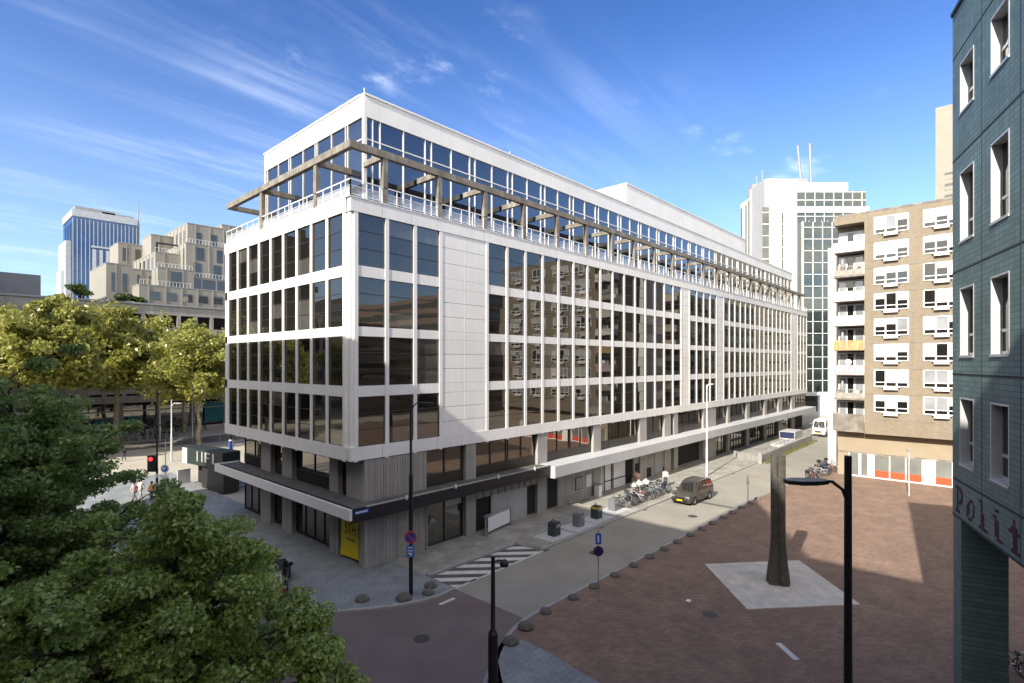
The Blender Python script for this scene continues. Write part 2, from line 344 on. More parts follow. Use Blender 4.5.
# street in front of the long facade (grey) and the reddish junction
sheet('road', [(2.85,-12.2),(56,-12.6),(130,-16),(130,-4.8),(52,-4.8),(2.85,-4.8)], -.012, M['asphalt'])
sheet('junction', [(2.85,-12.6),(2.85,-3.4),(-2,-2),(-6,2),(-9.5,8),(-9.5,30),(-24,30),(-24,-60),(-4,-60),(2,-20)], -.008, M['junction'])
kerbpts = [(-8.2,26),(-8.2,6)]+curve((-8.2,6),(-7.4,-1.2),(-2.4,-4.1),8)[1:]+curve((-2.4,-4.1),(-.4,-5.75),(1.6,-6.05),6)[1:]+[(2.75,-5.9)]
def offset(poly, d):
    r = []
    for i,(x,y) in enumerate(poly):
        a = poly[max(i-1,0)]; b = poly[min(i+1,len(poly)-1)]
        tx,ty = b[0]-a[0], b[1]-a[1]; l = math.hypot(tx,ty) or 1
        r.append((x-ty/l*d, y+tx/l*d))
    return r
def ribbon(name, pts, wdt, z0, z1, m):
    b = MB(); q = offset(pts, wdt)
    for i in range(len(pts)-1): b.prism([pts[i],pts[i+1],q[i+1],q[i]], z0, z1)
    return struct(name, b, m)
# corner pavement, blue grey, with its kerb
inner = offset(kerbpts, .22)
sheet('corner_pavement', inner+[(2.75,-3.55),(2.75,.6),(1.9,.6),(1.9,40),(-8,40)], .10, M['bluepave'], .12)
ribbon('kerb', kerbpts, .217, -.02, .11, M['kerb'])
# building side pavement along the street
sheet('pavement', [(2.753,-3.3),(10.35,-3.3),(10.75,-5.32),(51,-5.32),(51,1.5),(2.753,1.5)], .102, M['paving'], .12)
ribbon('kerb', [(2.9,-3.5),(10.2,-3.5)], .197, -.02, .112, M['kerb'])
ribbon('kerb', [(10.2,-3.5),(10.6,-5.5),(51,-5.5)], .177, -.02, .112, M['kerb'])
sheet('pavement', [(51.003,-5.32),(77,-5.0),(130,-5.0),(130,1.5),(51.003,1.5)], .104, M['paving'], .12)
ribbon('kerb', [(2.9,-5.78),(10.5,-5.62)], .12, -.02, .0, M['paint'])
M['iron'] = mat('cast_iron', (.06,.058,.055), .6, var=.2, vs=4)
M['dark_asph'] = mat('dark_brick_paving', (.10,.098,.092), .9)
# striped hatch in the kerb bay
hb = MB()
def clip_hatch():
    x0,x1,y0,y1 = 2.95,10.5,-5.6,-3.55
    dx_,dy_ = .72,-.694
    k = -9.0
    while k < 13:
        # stripe: points with  n.p in [k, k+.48]; n = (.694,.72)
        poly = [(x0,y0),(x1,y0),(x1,y1),(x0,y1)]
        def cut(poly, n, c, keep):
            out = []
            for i in range(len(poly)):
                a, b = poly[i], poly[(i+1)%len(poly)]
                da = n[0]*a[0]+n[1]*a[1]-c; db = n[0]*b[0]+n[1]*b[1]-c
                if keep*da >= 0: out.append(a)
                if da*db < 0:
                    t = da/(da-db); out.append((a[0]+t*(b[0]-a[0]), a[1]+t*(b[1]-a[1])))
            return out
        n = (.694,.72)
        q = cut(poly, n, k, 1); q = cut(q, n, k+.5, -1) if len(q) > 2 else []
        if len(q) > 2: hb.add([(a,b,-.004) for a,b in q], [tuple(range(len(q)))])
        k += .98
struct('hatch_bay', MB().add([(2.85,-5.6,-.008),(10.5,-5.6,-.008),(10.3,-3.5,-.008),(2.85,-3.5,-.008)],[(0,1,2,3)]), M['dark_asph'])
clip_hatch(); struct('road_marking', hb, M['paint'])
mk = MB(); mk.T = frame((1.57,-6.6,-.003), rad(0)); mk.box(-.5,-.1,0,.5,.1,.002); 
mk2 = MB(); mk2.box(-.1,-.5,0,.1,.5,.002)
struct('road_marking', mk, M['paint'])
mk = MB(); mk.T = frame((8.12,-20.74,.004), rad(-42.5)); mk.box(-.13,-.66,0,.13,.66,.003); struct('road_marking', mk, M['paint'])
# the brick square
plz = [(3.2,-10.75),(33.8,-11.1),(52,-12.3),(56,-12.8),(56,-70),(-6,-70),(-6,-22.5),(-3,-21.5),(.0,-16),(.2,-11.5),(2.2,-11.0)]
sheet('plaza', plz, .0, M['plaza'])
ribbon('kerb', [(33.8,-10.98),(3.4,-10.62)]+curve((3.4,-10.62),(1.2,-10.75),(-.8,-12.2),6)[1:]+[(-2.6,-14.4)], .2, -.02, .03, M['kerb'])
sheet('paved_corner', [(.75,-11.3),(1.25,-12.0),(1.25,-13.2),(.85,-16.3),(-1.2,-21),(-7,-20),(-4.5,-14.6),(-2.2,-13.0),(-.8,-12.1)], .03, M['bluepave'], .03)
# pale stone slab under the sculpture
sheet('stone_slab', [(10.87,-18.16),(15.26,-14.2),(19.74,-18.2),(15.25,-22.14)], .05, M['slabstone'], .06)
# street beyond the corner: tram lane, lines
sheet('tram_road', [(-60,27),(40,27),(40,33.5),(-60,33.5)], -.006, mat('tram_road_grey', (.16,.15,.14), .9, var=.15, vs=.2))
b = MB()
for y in (28.2, 30.4, 32.2): b.box(-60,y,-.004,40,y+.16,.0)
struct('road_marking', b, M['paint'])
sheet('far_road', [(-80,62),(60,62),(60,70),(-80,70)], -.006, mat('far_road_grey', (.15,.135,.115), .9, var=.2, vs=.2))
b = MB()
for y in (26.0,): b.box(-40,y,-.015,1.5,y+.25,.05)
struct('kerb', b, M['kerb'])
gr = MB(); random.seed(3)
M['weeds'] = leafmat('weeds', (.10,.13,.03), (.16,.17,.05), (.24,.22,.09), .3, 2, 6)
for i in range(1500):
    x = 52+random.random()*25; y = -6.5+.012*(x-52)+random.random()*.7; h = .08+random.random()*.28; a = random.random()*3.1; dx_=math.cos(a)*.05; dy_=math.sin(a)*.05
    gr.add([(x-dx_,y-dy_,.0),(x+dx_,y+dy_,.0),(x+dx_*.4+random.uniform(-.1,.1),y+dy_*.4,h)], [(0,1,2)])
go = gr.build('grass', M['weeds']); tag(go, 'ragged green weeds growing along the foot of the low ramp wall', 'grass', kind='stuff')

for (x,y,lb) in ((12.5,-8.2,'round iron manhole cover in the grey road near the first dome bollards'),(24.6,-9.3,'round iron manhole cover in the sunny part of the road'),(9.2,-17.0,'round iron manhole cover in the dark part of the square'),(-1.6,-8.6,'round iron manhole cover in the reddish junction')):
    b = MB(); b.lathe((x,y,-.01),[(.02,.0),(.36,.0),(.36,.02),(.33,.024),(.02,.022)],20); o = b.build('manhole_cover', M['iron']); tag(o, lb, 'manhole cover')
for k in range(7):
    x = 4+k*6.5; o = MB().box(x,-5.72,-.02,x+.5,-5.55,.0).build('street_drain', M['iron']); tag(o, 'small iron gutter grate set along the pavement kerb', 'drain', 'gutter grates along the kerb')
b = MB(); b.box(29,-10.7,-.0095,29.5,-6,-.0085); struct('road_joint', b, M['dark_asph'])
# ------------------------------------------------------------------ the office building
OB = thing('office_building', 'long white panelled office block with dark ribbon windows and roof pergola', 'building')
Z = [(7.25,10.14),(10.77,13.66),(14.22,17.11),(17.75,20.8)]
GR = [(.51,3,2.1),(11.12,15,2.1),(44.8,4,2.02),(55.3,15,2.03),(89.7,3,2.0)]
wins = []   # (area in the picture, corner, axis)
wall = MB()
END = 95.9; LEN = 18.9
gap = .012
def hband(z0, z1, dep=0.0, front=0.0):
    x = .0 if front < 0 else .27; f0 = front
    while x < END:
        x1 = min(x+2.12, END); wall.box(x+gap, front, z0, x1-gap, .32, z1); x = x1
    y = .4 if front < 0 else .52
    while y < LEN:
        y1 = min(y+1.98, LEN); wall.box(front, y+gap, z0, .32, y1-gap, z1); y = y1
hband(20.8,21.6,front=-.05); hband(6.47,7.25,front=-.05)
for i in range(3): hband(Z[i][1], Z[i+1][0])
# corner column set back
wall.box(.10,.10,6.5,.50,.56,20.8); 
# fins and blanks on the long face
def fin_x(x, wd=.26): wall.box(x, -.035, 6.40, x+wd, .25, 20.83)
prev = 0
for gi,(x0,n,p) in enumerate(GR):
    for k in range(n+1): 
        if k: fin_x(x0+k*p-.26)
    fin_x(x0-.26)
    xe = x0+n*p
    nx = GR[gi+1][0]-.26 if gi+1 < len(GR) else END
    wd = nx-xe; m = max(1, round(wd/2.1))
    for (z0,z1) in Z:
        for a in range(m):
            for c in range(3):
                h = (z1-z0)/3
                wall.box(xe+a*wd/m+gap, 0, z0+c*h+gap, xe+(a+1)*wd/m-gap, .32, z0+(c+1)*h-gap)
    if m == 2: wall.box(xe+wd/2-.02, -.006, 6.5, xe+wd/2+.02, .02, 20.8)
    for k in range(n):
        for r,(z0,z1) in enumerate(Z):
            cx = x0+k*p+.9; dd = (cx-PX)*FX-PY*FY
            wins.append((1/dd**2*abs(PY)/dd, 'x', x0+k*p, z0, p-.26, z1-z0, r, k))
py_ = 1.955
for k in range(9):
    for r,(z0,z1) in enumerate(Z):
        cy = .77+k*py_+.9; dd = -PX*FX+(cy-PY)*FY
        wins.append((1/dd**2*abs(PX)/dd, 'y', .77+k*py_, z0, py_-.26, z1-z0, r, k))
for k in range(10): wall.box(-.035, .77+k*py_-.26, 6.40, .25, .77+k*py_, 20.83)
wall.box(0,LEN-.55,6.5,.3,LEN,21)
# end walls
wall.box(END-.3,.32,6.47,END,LEN,21.6); wall.box(.32,LEN-.3,6.47,END-.3,LEN,21.6)
wall.box(-.09,-.09,21.6,END,.36,21.66); wall.box(-.09,.36,21.6,.36,LEN,21.66)
wall.build('wall', M['white'], OB)
j = MB(); j.box(.2,.2,6.5,END-.2,LEN-.2,21.2); j.box(.0,.0,6.42,END,LEN,6.46); j.build('inner_core', M['core'], OB)
wins.sort(key=lambda t: -t[0])
def window_geo(mb, ax, a, z0, wd, h, seed):
    random.seed(seed); t1 = random.uniform(-.004,.004); t2 = random.uniform(-.004,.004); g_ = .07
    pl = (lambda s,d_,z: (s,d_,z)) if ax == 'x' else (lambda s,d_,z: (d_,s,z))
    zs = [z0, z0+h/3, z0+2*h/3, z0+h]
    for i in range(3):
        t1 = random.uniform(-.003,.003); t2 = random.uniform(-.003,.003)
        q = [pl(a,g_+t1,zs[i]), pl(a+wd,g_-t1,zs[i]), pl(a+wd,g_-t1+t2,zs[i+1]), pl(a,g_+t1+t2,zs[i+1])]
        if ax == 'y': q = q[::-1]
        mb.quad(*q, 2 if random.random() < .10 else 0)
    for z in zs[1:3]:
        p = pl(a,.045,z-.02); q = pl(a+wd,.10,z+.02); mb.box(*p,*q,1)
    e = .03
    for s in (a, a+wd-e): mb.box(*pl(s,.04,z0),*pl(s+e,.11,z0+h),1)
    for z in (z0, z0+h-e): mb.box(*pl(a,.042,z),*pl(a+wd,.112,z+e),1)
rest = MB()
for i,(ar,ax,a,z0,wd,h,r,k) in enumerate(wins):
    if i < 100:
        b = MB(); window_geo(b, ax, a, z0, wd, h, i); o = b.build('window', [M['gl'], M['bronze'], M['gl2']], OB)
    else: window_geo(rest, ax, a, z0, wd, h, i)
o = rest.build('window', [M['gl'], M['bronze'], M['gl2']], OB); o['kind'] = 'stuff'

# terrace, railing, pergola
b = MB(); b.box(.3,.36,21.2,END-.3,LEN-.3,21.35); b.build('terrace', M['darkroof'], OB)
rl = MB(); rg = MB()
def railing(p0, p1, n):
    for i in range(n+1):
        x = p0[0]+(p1[0]-p0[0])*i/n; y = p0[1]+(p1[1]-p0[1])*i/n
        rl.box(x-.025,y-.025,21.62,x+.025,y+.025,22.66)
    d_ = Vector((p1[0]-p0[0], p1[1]-p0[1])); l = d_.length
    ax = abs(d_.x) > abs(d_.y)
    for z, r_ in ((22.64,.03),(22.30,.012),(21.80,.015)):
        if ax: rl.box(p0[0],p0[1]-r_,z-r_,p1[0],p0[1]+r_,z+r_)
        else: rl.box(p0[0]-r_,p0[1],z-r_,p0[0]+r_,p1[1],z+r_)
    if ax: rg.box(p0[0],p0[1]+.03,21.8,p1[0],p0[1]+.036,22.28)
    else: rg.box(p0[0]+.03,p0[1],21.8,p0[0]+.036,p1[1],22.28)
railing((.06,.06),(95.6,.06),90); railing((.06,.06),(.06,18.7),18)
fm = bpy.data.materials.new('frosted_panel'); fm.use_nodes = True; t = fm.node_tree; bs_ = t.nodes['Principled BSDF']; bs_.inputs['Base Color'].default_value = (.75,.78,.82,1); bs_.inputs['Alpha'].default_value = .28; bs_.inputs['Roughness'].default_value = .3
R_ = rl.build('railing', M['white2'], OB); rg.build('railing_panel', fm, R_)
PG = MB()
PG.box(-.02,0.0,24.44,94.5,.32,24.86); PG.box(-.02,.32,24.44,.30,18.6,24.86)
pb = PG.build('pergola_beam', M['conc'], OB)
xs = [2.25+4.245*k for k in range(22)]
for x in xs:
    b = MB(); b.box(x,.03,21.3,x+.32,.31,24.44); b.build('pergola_post', M['conc'], OB)
    b = MB(); b.box(x+.02,.343,24.42,x+.3,2.34,24.78); b.build('pergola_crossbeam', M['conc'], OB)
for y in (4.0,12.0):
    b = MB(); b.box(.03,y,21.3,.30,y+.36,24.44); b.build('pergola_post', M['conc'], OB)
for y in (4.0,12.0,18.2):
    b = MB(); b.box(.323,y+.02,24.42,2.6 if y < 17.2 else 6.5,y+.34,24.78); b.build('pergola_crossbeam', M['conc'], OB)

# penthouse
ph = MB()
PE = 95.4; PL = 17.2
def fascia(z0,z1,f):
    x = 2.4
    while x < PE:
        x1 = min(x+6.36,PE); ph.box(x+.006,2.4-f,z0,x1-.006,2.75,z1); x = x1
    ph.box(2.4-f,2.752,z0,2.75,PL,z1); ph.box(2.752,PL-.3,z0,PE,PL,z1); ph.box(PE-.3,2.752,z0,PE,PL-.302,z1)
fascia(27.75,29.1,0); fascia(29.1,29.22,.07)
ph.box(2.40,2.40,21.35,2.62,2.62,27.75); ph.box(2.4,PL-.12,21.35,2.55,PL,27.75); ph.box(PE-.5,2.4,21.3,PE,2.6,27.75)
ph.build('penthouse_wall', M['white'], OB)
b = MB(); b.box(2.75,2.75,29.0,PE-.3,PL-.3,29.05); b.build('roof', M['darkroof'], OB)
pm = MB()
def mull(s, ax, wd=.06):
    if ax == 'x': pm.box(s-wd/2,2.42,21.35,s+wd/2,2.56,27.75)
    else: pm.box(2.42,s-wd/2,21.35,2.56,s+wd/2,27.75)
s = 3.35
while s < PE-1: 
    for q in (-.28,.28,): mull(s+q,'x')
    if s+2.12 < PE: mull(s+2.12,'x')
    s += 4.245
s = 4.4
while s < PL:
    for q in (0,.28): mull(s+q,'y')
    if s+2.1 < PL: mull(s+2.1,'y')
    s += 4.1
pm.box(2.62,2.44,26.33,PE-.5,2.54,26.41); pm.box(2.44,2.62,26.33,2.54,PL-.12,26.41)
pw = MB()
def panes(ax, a, b_):
    s = a; k = 0
    while s < b_-.01:
        e = min(s+2.1225, b_); random.seed(k+5); t1 = random.uniform(-.003,.003)
        for z0,z1 in ((21.4,24.3),(24.3,26.37),(26.37,27.75)):
            q = [(s,2.5+t1,z0),(e,2.5-t1,z0),(e,2.5-t1,z1),(s,2.5+t1,z1)]
            if ax == 'y': q = [(y_,x_,z_) for x_,y_,z_ in q][::-1]
            pw.quad(*q)
        s = e; k += 1
panes('x',2.5,PE-.4); panes('y',2.5,PL-.1)
po = pw.build('penthouse_glazing', M['glsky'], OB); pm.build('mullion', M['white2'], po)
b = MB(); b.box(2.6,2.6,21.36,PE-.4,PL-.32,27.9); b.build('penthouse_core', M['core'], OB)
b = MB(); b.box(40.5,6,29.05,80.5,14,33.6); b.box(40.4,5.9,33.6,80.6,14.1,33.72); b.box(73,5.97,30.3,78.5,6.0,30.5,1); b.build('plant_room', [M['white'],M['grey']], OB)
b = MB()
for x,y,h in ((2.5,2.5,.35),(16.2,2.6,.35),(31,2.6,.3)): MB().tube([(x,y,29.2),(x,y,29.2+h)],.04,6).build('roof_vent', M['steel'], OB)
for x in (56.5,64.5,66.5,69):
    b = MB(); b.box(x,8,33.7,x+.7,8.7,34.3); b.tube([(x+.3,8.3,34.3),(x+.3,8.3,35)],.06,6); b.build('roof_vent', M['grey'], OB)

# mezzanine and ground floor, long side
mz = MB()
piers = [(8.95,9.9),(16.7,17.9),(24.6,25.8),(33.0,34.4),(38.4,39.9),(40.7,41.7),(48.7,49.4),(49.9,52.6),(56.6,57.4),(63.8,65.0),(71.6,72.7),(78.6,80.6),(86,88)]
for a,e in piers: MB().box(a,0.02,0.0,e,.62,6.47).build('pier', M['ribbed'], OB)
mz.box(.95,0.02,0,5.5,.6,6.44)
for k in range(21):
    x = 1.25+k*.2; mz.box(x,-.012,.1,x+.10,.02,6.4)
o = mz.build('pier', M['ribbed'], OB)
segs = [(5.5,8.95)]+[(piers[i][1],piers[i+1][0]) for i in range(len(piers)-1)]+[(88,END)]
for a,e in segs:
    if e-a < .6: continue
    random.seed(int(a*10)); yy = .34; mg = MB(); mf = MB()
    n = max(1, round((e-a)/1.7)); 
    for k in range(n):
        x0 = a+(e-a)*k/n; x1 = a+(e-a)*(k+1)/n; t1 = random.uniform(-.006,.006)
        mg.quad((x0,yy+t1,4.75),(x1,yy-t1,4.75),(x1,yy-t1,6.42),(x0,yy+t1,6.42), 0)
        mf.box(x0-.045,yy-.06,3.9,x0+.045,yy+.03,6.44)
        if k % 2 == 0: mf.box(x0+.18,yy-.05,4.7,x0+.24,yy+.03,6.44)
    mf.box(e-.08,yy-.06,3.9,e,yy+.03,6.44); mf.box(a,yy-.05,3.9,e,yy+.02,4.75); mf.box(a,yy-.055,6.36,e,yy+.02,6.45)
    mzw = mg.build('mezzanine_window', M['glshop'], OB); mf.build('window_frame', M['bronze'], mzw)
b = MB(); b.box(1.5,.7,0.1,END-.6,LEN-.8,6.46); b.build('ground_floor_core', M['core'], OB)
bl = MB()
for a,e,z0,z1 in ((9.95,11.0,5.3,6.2),(11.2,12.7,5.35,6.3),(12.9,14.2,5.3,6.2),(5.6,7.0,5.1,6.3),(7.1,8.6,5.1,6.3)): bl.box(a,.345,z0,e,.36,z1)
# canopy
cn = MB(); cn.box(-.55,-1.0,3.86,16.9,.3,3.98,0); cn.box(-.55,.3,3.86,1.15,18.9,3.98,0)
cn.box(.35,-1.14,3.28,16.9,-1.0,4.02,1); cn.box(.35,-1.16,4.02,16.9,-.98,4.07,3)
cn.box(-.70,-1.14,3.45,-.55,19.2,4.05,2); cn.box(-.55,-1.14,3.30,.35,-1.0,4.05,1)
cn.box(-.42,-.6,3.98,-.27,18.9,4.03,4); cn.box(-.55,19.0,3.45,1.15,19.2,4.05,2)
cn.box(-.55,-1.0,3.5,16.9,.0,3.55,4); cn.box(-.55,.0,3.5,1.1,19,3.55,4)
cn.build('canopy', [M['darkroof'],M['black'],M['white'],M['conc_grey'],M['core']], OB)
c2_ = MB(); c2_.box(16.9,-1.45,3.9,95.5,.3,4.0,0); c2_.box(16.9,-1.6,3.12,95.5,-1.45,4.0,0)
c2_.add([(16.9,-1.6,3.05),(17.6,-1.6,3.05),(16.9,-1.6,4.05),(16.9,.0,3.05),(17.6,0,3.05)], [(0,1,4,3)], 0); c2_.box(16.9,-1.45,3.05,17.2,0,3.9,0)
c2_.build('canopy', mat('canopy_grey_white', (.52,.525,.53), .5, var=.06, vs=.3, streak=.05), OB)
# street name plate on the canopy corner
b = MB(); b.box(-.42,-1.165,3.72,.51,-1.145,3.96,0)
for k in range(9): b.box(-.34+k*.085,-1.172,3.79,-.285+k*.085,-1.166,3.89,1)
b.build('street_name_plate', [M['blue'], M['white2']], OB)

# ground floor, long side
def glz(a,e,z0,z1,n,y=.36):
    gf = MB(); gq = MB()
    for k in range(n):
        x0 = a+(e-a)*k/n; x1 = a+(e-a)*(k+1)/n; gq.quad((x0,y,z0),(x1,y,z0),(x1,y,z1),(x0,y,z1)); gf.box(x0-.04,y-.06,z0,x0+.04,y+.02,z1)
    gf.box(e-.05,y-.06,z0,e,y+.02,z1); gf.box(a,y-.06,z0,e,y+.02,z0+.08); gf.box(a,y-.06,z1-.08,e,y+.02,z1)
    sg = gq.build('shopfront_glazing', M['glshop'], OB); gf.build('frame', M['bronze'], sg)
glz(5.6,8.9,.1,3.1,2); glz(49.4,49.9,.1,3.2,1)
glz(57.4,63.8,.1,3.4,6); glz(65.0,71.6,.1,3.4,6); glz(72.7,78.6,.1,3.4,6); glz(80.6,86,.1,3.4,5)
glz(39.9,48.7,.1,3.6,6,.9); glz(52.6,56.6,.1,3.4,3)
pn = MB()
pn.box(9.9,.10,2.45,16.7,.30,3.5,1)     # ribbed grey strip over the shop front
for k in range(9): pn.box(9.95+k*.75,.06,2.45,9.99+k*.75,.10,3.5,2)
pn.box(11.6,.2,.1,15.6,.28,2.45,0)
pn.box(9.9,.3,.1,11.5,.36,2.45,2); pn.box(15.6,.3,.1,16.7,.36,2.45,2)
pn.box(17.9,.25,.1,19.3,.4,3.4,2)
pn.box(19.4,.1,.1,24.6,.3,3.5,1); pn.box(20.6,.06,2.65,24.5,.1,3.0,2)
for x in (21.9,): pn.box(x,.05,1.0,x+1.0,.1,2.1,2); pn.box(x+.06,.03,1.05,x+.94,.05,2.05,1)
pn.box(23.5,.04,1.0,24.3,.1,2.1,3)
pn.box(25.8,.3,.1,26.4,.4,3.4,3); pn.box(26.4,.15,.1,30.4,.3,3.5,3)
for x in (26.5,27.75,28.0,30.35): pn.box(x,.08,.1,x+.07,.15,3.4,2)
for z in (.95,2.55): pn.box(26.5,.08,z,30.4,.15,z+.07,2)
pn.box(30.5,.3,.1,31.9,.36,3.4,2)
pn.box(31.9,.12,.1,39.9,.3,3.5,1); pn.box(34.6,.08,.15,35.5,.12,1.1,2); pn.box(36.3,.06,.1,37.3,.12,2.5,4); pn.box(38.2,.08,.15,39.3,.12,.75,2)
pn.box(32.2,.06,.7,33.0,.12,1.9,2)
for x in (25.2,30.7,33.2): pn.box(x,-.45,2.75,x+.75,.1,3.35,3); pn.box(x+.12,-.47,2.85,x+.5,-.45,3.25,2)
pn.build('shopfront_panel', [M['panel'],M['conc_grey'],M['core'],M['white2'],M['grey']], OB)
bl.box(7.3,.352,2.4,8.8,.356,3.0); bl.build('window_blind', M['blind'], OB)
# ground floor and mezzanine, short side
sp = MB()
for y0,y1 in ((3.2,4.25),(9.45,11.0),(12.9,14.6)): MB().box(1.05,y0,0,1.75,y1,6.47).build('pier', M['conc_grey'], OB)
sp.box(1.05,.602,3.98,1.75,2.2,6.47); sp.box(1.05,.602,0,1.75,.76,3.9)
sp.build('pier', M['conc_grey'], OB)
def glzy(a,e,z0,z1,n,x=1.45):
    q = MB(); qf = MB()
    for k in range(n):
        y0 = a+(e-a)*k/n; y1 = a+(e-a)*(k+1)/n; q.quad((x,y1,z0),(x,y0,z0),(x,y0,z1),(x,y1,z1)); qf.box(x-.06,y0-.035,z0,x+.02,y0+.035,z1)
    qf.box(x-.06,e-.05,z0,x+.02,e,z1); qf.box(x-.06,a,z0,x+.02,e,z0+.08)
    sq = q.build('shopfront_glazing', M['glshop'], OB); qf.build('frame', M['black'], sq)
for a,e in ((2.2,3.2),(4.25,9.45),(11.0,12.9),(14.6,18.6)): glzy(a,e,4.65,6.44,max(1,round((e-a)/2.4)))
glzy(4.25,9.45,.25,3.5,4); glzy(11,12.9,.25,3.5,2); glzy(14.6,18.6,.25,3.5,3)
b = MB(); b.box(1.40,2.2,3.98,1.5,18.7,4.65); b.box(1.44,18.55,0,6,18.7,6.45); b.build('spandrel', M['core'], OB)
# yellow banner, sagging slightly
bn = MB(); nn = 12; vs = []; fs = []
for i in range(nn+1):
    for k in range(nn+1):
        y = .82+2.2*(k/nn); y = y+(.13*math.sin(math.pi*i/nn))*(1 if k < nn/2 else -1)*(abs(k/nn-.5)*2)
        z = .28+3.1*i/nn-.12*(k/nn-.5); x = 1.10-.05*math.sin(i*1.1+k*.7)*.4; vs.append((x,y,z))
for i in range(nn):
    for k in range(nn): a = i*(nn+1)+k; fs.append((a,a+nn+1,a+nn+2,a+1))
bn.add(vs,fs,0,True); bo = bn.build('banner', M['yellow'], OB)
def text_obj(name, body, loc, rot, size, m, parent, extrude=.004, font=None, sx=1):
    cu = bpy.data.curves.new(name, 'FONT'); cu.body = body; cu.size = size; cu.extrude = extrude; cu.align_x = 'CENTER'; cu.align_y = 'CENTER'
    me_o = bpy.data.objects.new(name+'_src', cu); COL.objects.link(me_o)
    bpy.context.view_layer.update()
    dg = bpy.context.evaluated_depsgraph_get(); me = bpy.data.meshes.new_from_object(me_o.evaluated_get(dg))
    bpy.data.objects.remove(me_o)
    T = Matrix.Translation(loc) @ rot @ Matrix.Diagonal((sx,1,1,1))
    if parent: T = wm(parent).inverted() @ T
    me.transform(T); me.materials.clear(); me.materials.append(m)
    o = bpy.data.objects.new(name, me); COL.objects.link(o); o.parent = parent
    return o
# letters face -x ; reading direction runs towards -y
ROT_MX = Matrix(((0,0,-1,0),(-1,0,0,0),(0,1,0,0),(0,0,0,1)))
text_obj('lettering', '5TH', (1.05,1.75,2.0), ROT_MX, 1.0, M['banner_ink'], bo, sx=.7)
b = MB()
for k in range(6): b.box(1.045,1.25+k*.17,1.34,1.06,1.33+k*.17,1.46)
b.build('lettering', M['banner_ink'], bo)
# graffiti oval on the ribbed wall
b = MB(); b.tube([(3.3+.75*math.cos(a), -.03, 1.75+.32*math.sin(a)+.06*math.sin(3*a)) for a in [i*2*math.pi/20 for i in range(21)]], .018, 4)
b.tube([(2.8+.1*i, -.03, 1.9-.05*(i%3)) for i in range(9)], .012, 4); b.build('graffiti', M['grey'], OB)
b = MB()
for x in (3.0,6.9,10.9,14.9): b.box(x,-1.22,3.95,x+.1,-1.12,4.2); 
b.build('spotlight', M['white2'], OB)
# entrance posts and drain pipe
b = MB(); b.tube([(5.45,-.08,.1),(5.45,-.08,3.3)],.06,8); b.build('drain_pipe', M['grey'], OB)
# low wall and white ramp at the far end of the facade
LW = thing('ramp_wall', 'low pale concrete wall with railing beside the ramp along the street', 'wall', (51.5,-5.6,0))
b = MB(); b.prism([(52,-5.75),(76.5,-5.45),(76.5,-5.2),(52,-5.5)],0,.95); b.build('wall', M['conc_grey'], LW)
b = MB(); b.prism([(51.5,-5.7),(52.0,-5.7),(54.2,-1.8),(53.8,-1.8)],0,.8); b.prism([(51.3,-6.0),(51.7,-6.0),(51.7,-5.6),(51.3,-5.6)],0,1.25); b.build('end_block', M['conc_grey'], LW)
b = MB(); 
for k in range(13):
    x = 52.5+k*1.95; y = -5.6+(x-52)*.0122; b.tube([(x,y,.95),(x,y,1.5)],.025,5)
b.tube([(52.5,-5.6,1.5),(76,-5.3,1.5)],.03,6); b.build('handrail', M['steel'], LW)
b = MB(); b.prism([(66,-4.9),(76,-4.9),(76,-2.6),(66,-2.6)],.1,.5,0); b.box(72,-4.2,.5,76,-2.0,1.7,0); b.box(71.97,-4.1,.7,72,-2.1,1.6,1); o = b.build('container_hut', [M['panel'],mat('navy_panel',(.012,.02,.07),.5)]); tag(o, 'white hut with blue panel beyond the ramp by the far end of the office facade', 'hut')

# ------------------------------------------------------------------ neighbours
# tan brick flats
TB = thing('apartment_block', 'tan brick apartment block with white framed windows and stacked balconies', 'building', (51,-16,0))
w_ = MB(); FXX = 50.0; Y0 = -16.64; Y1 = -35.6
w_.box(FXX,Y1,4.72,64,Y0,27.75,0)
w_.box(FXX-.02,Y1,27.75,64,-13.8,27.95,2)
w_.box(50.0,Y0,26.9,64,-13.85,27.75,0); w_.box(51.6,Y0,4.72,64,-13.9,26.9,0)
w_.box(51.0,Y1,0,64,-14.0,4.72,1)
for k in range(8): w_.box(FXX-.015,Y1,4.95+2.62*k+1.27,FXX+.0,Y0,4.95+2.62*k+1.33,2)
w_.box(50.98,Y1,2.45,51,-14,2.6,2)
w_.build('wall', [M['tan'],M['tanpanel'],M['conc']], TB)
tw_ = [(-17.55,-20.35),(-21.6,-24.4),(-26.0,-28.8),(-30.2,-33.0)]
wt = [M['white2'],M['glpale'],M['gl'],M['blind']]
random.seed(11)
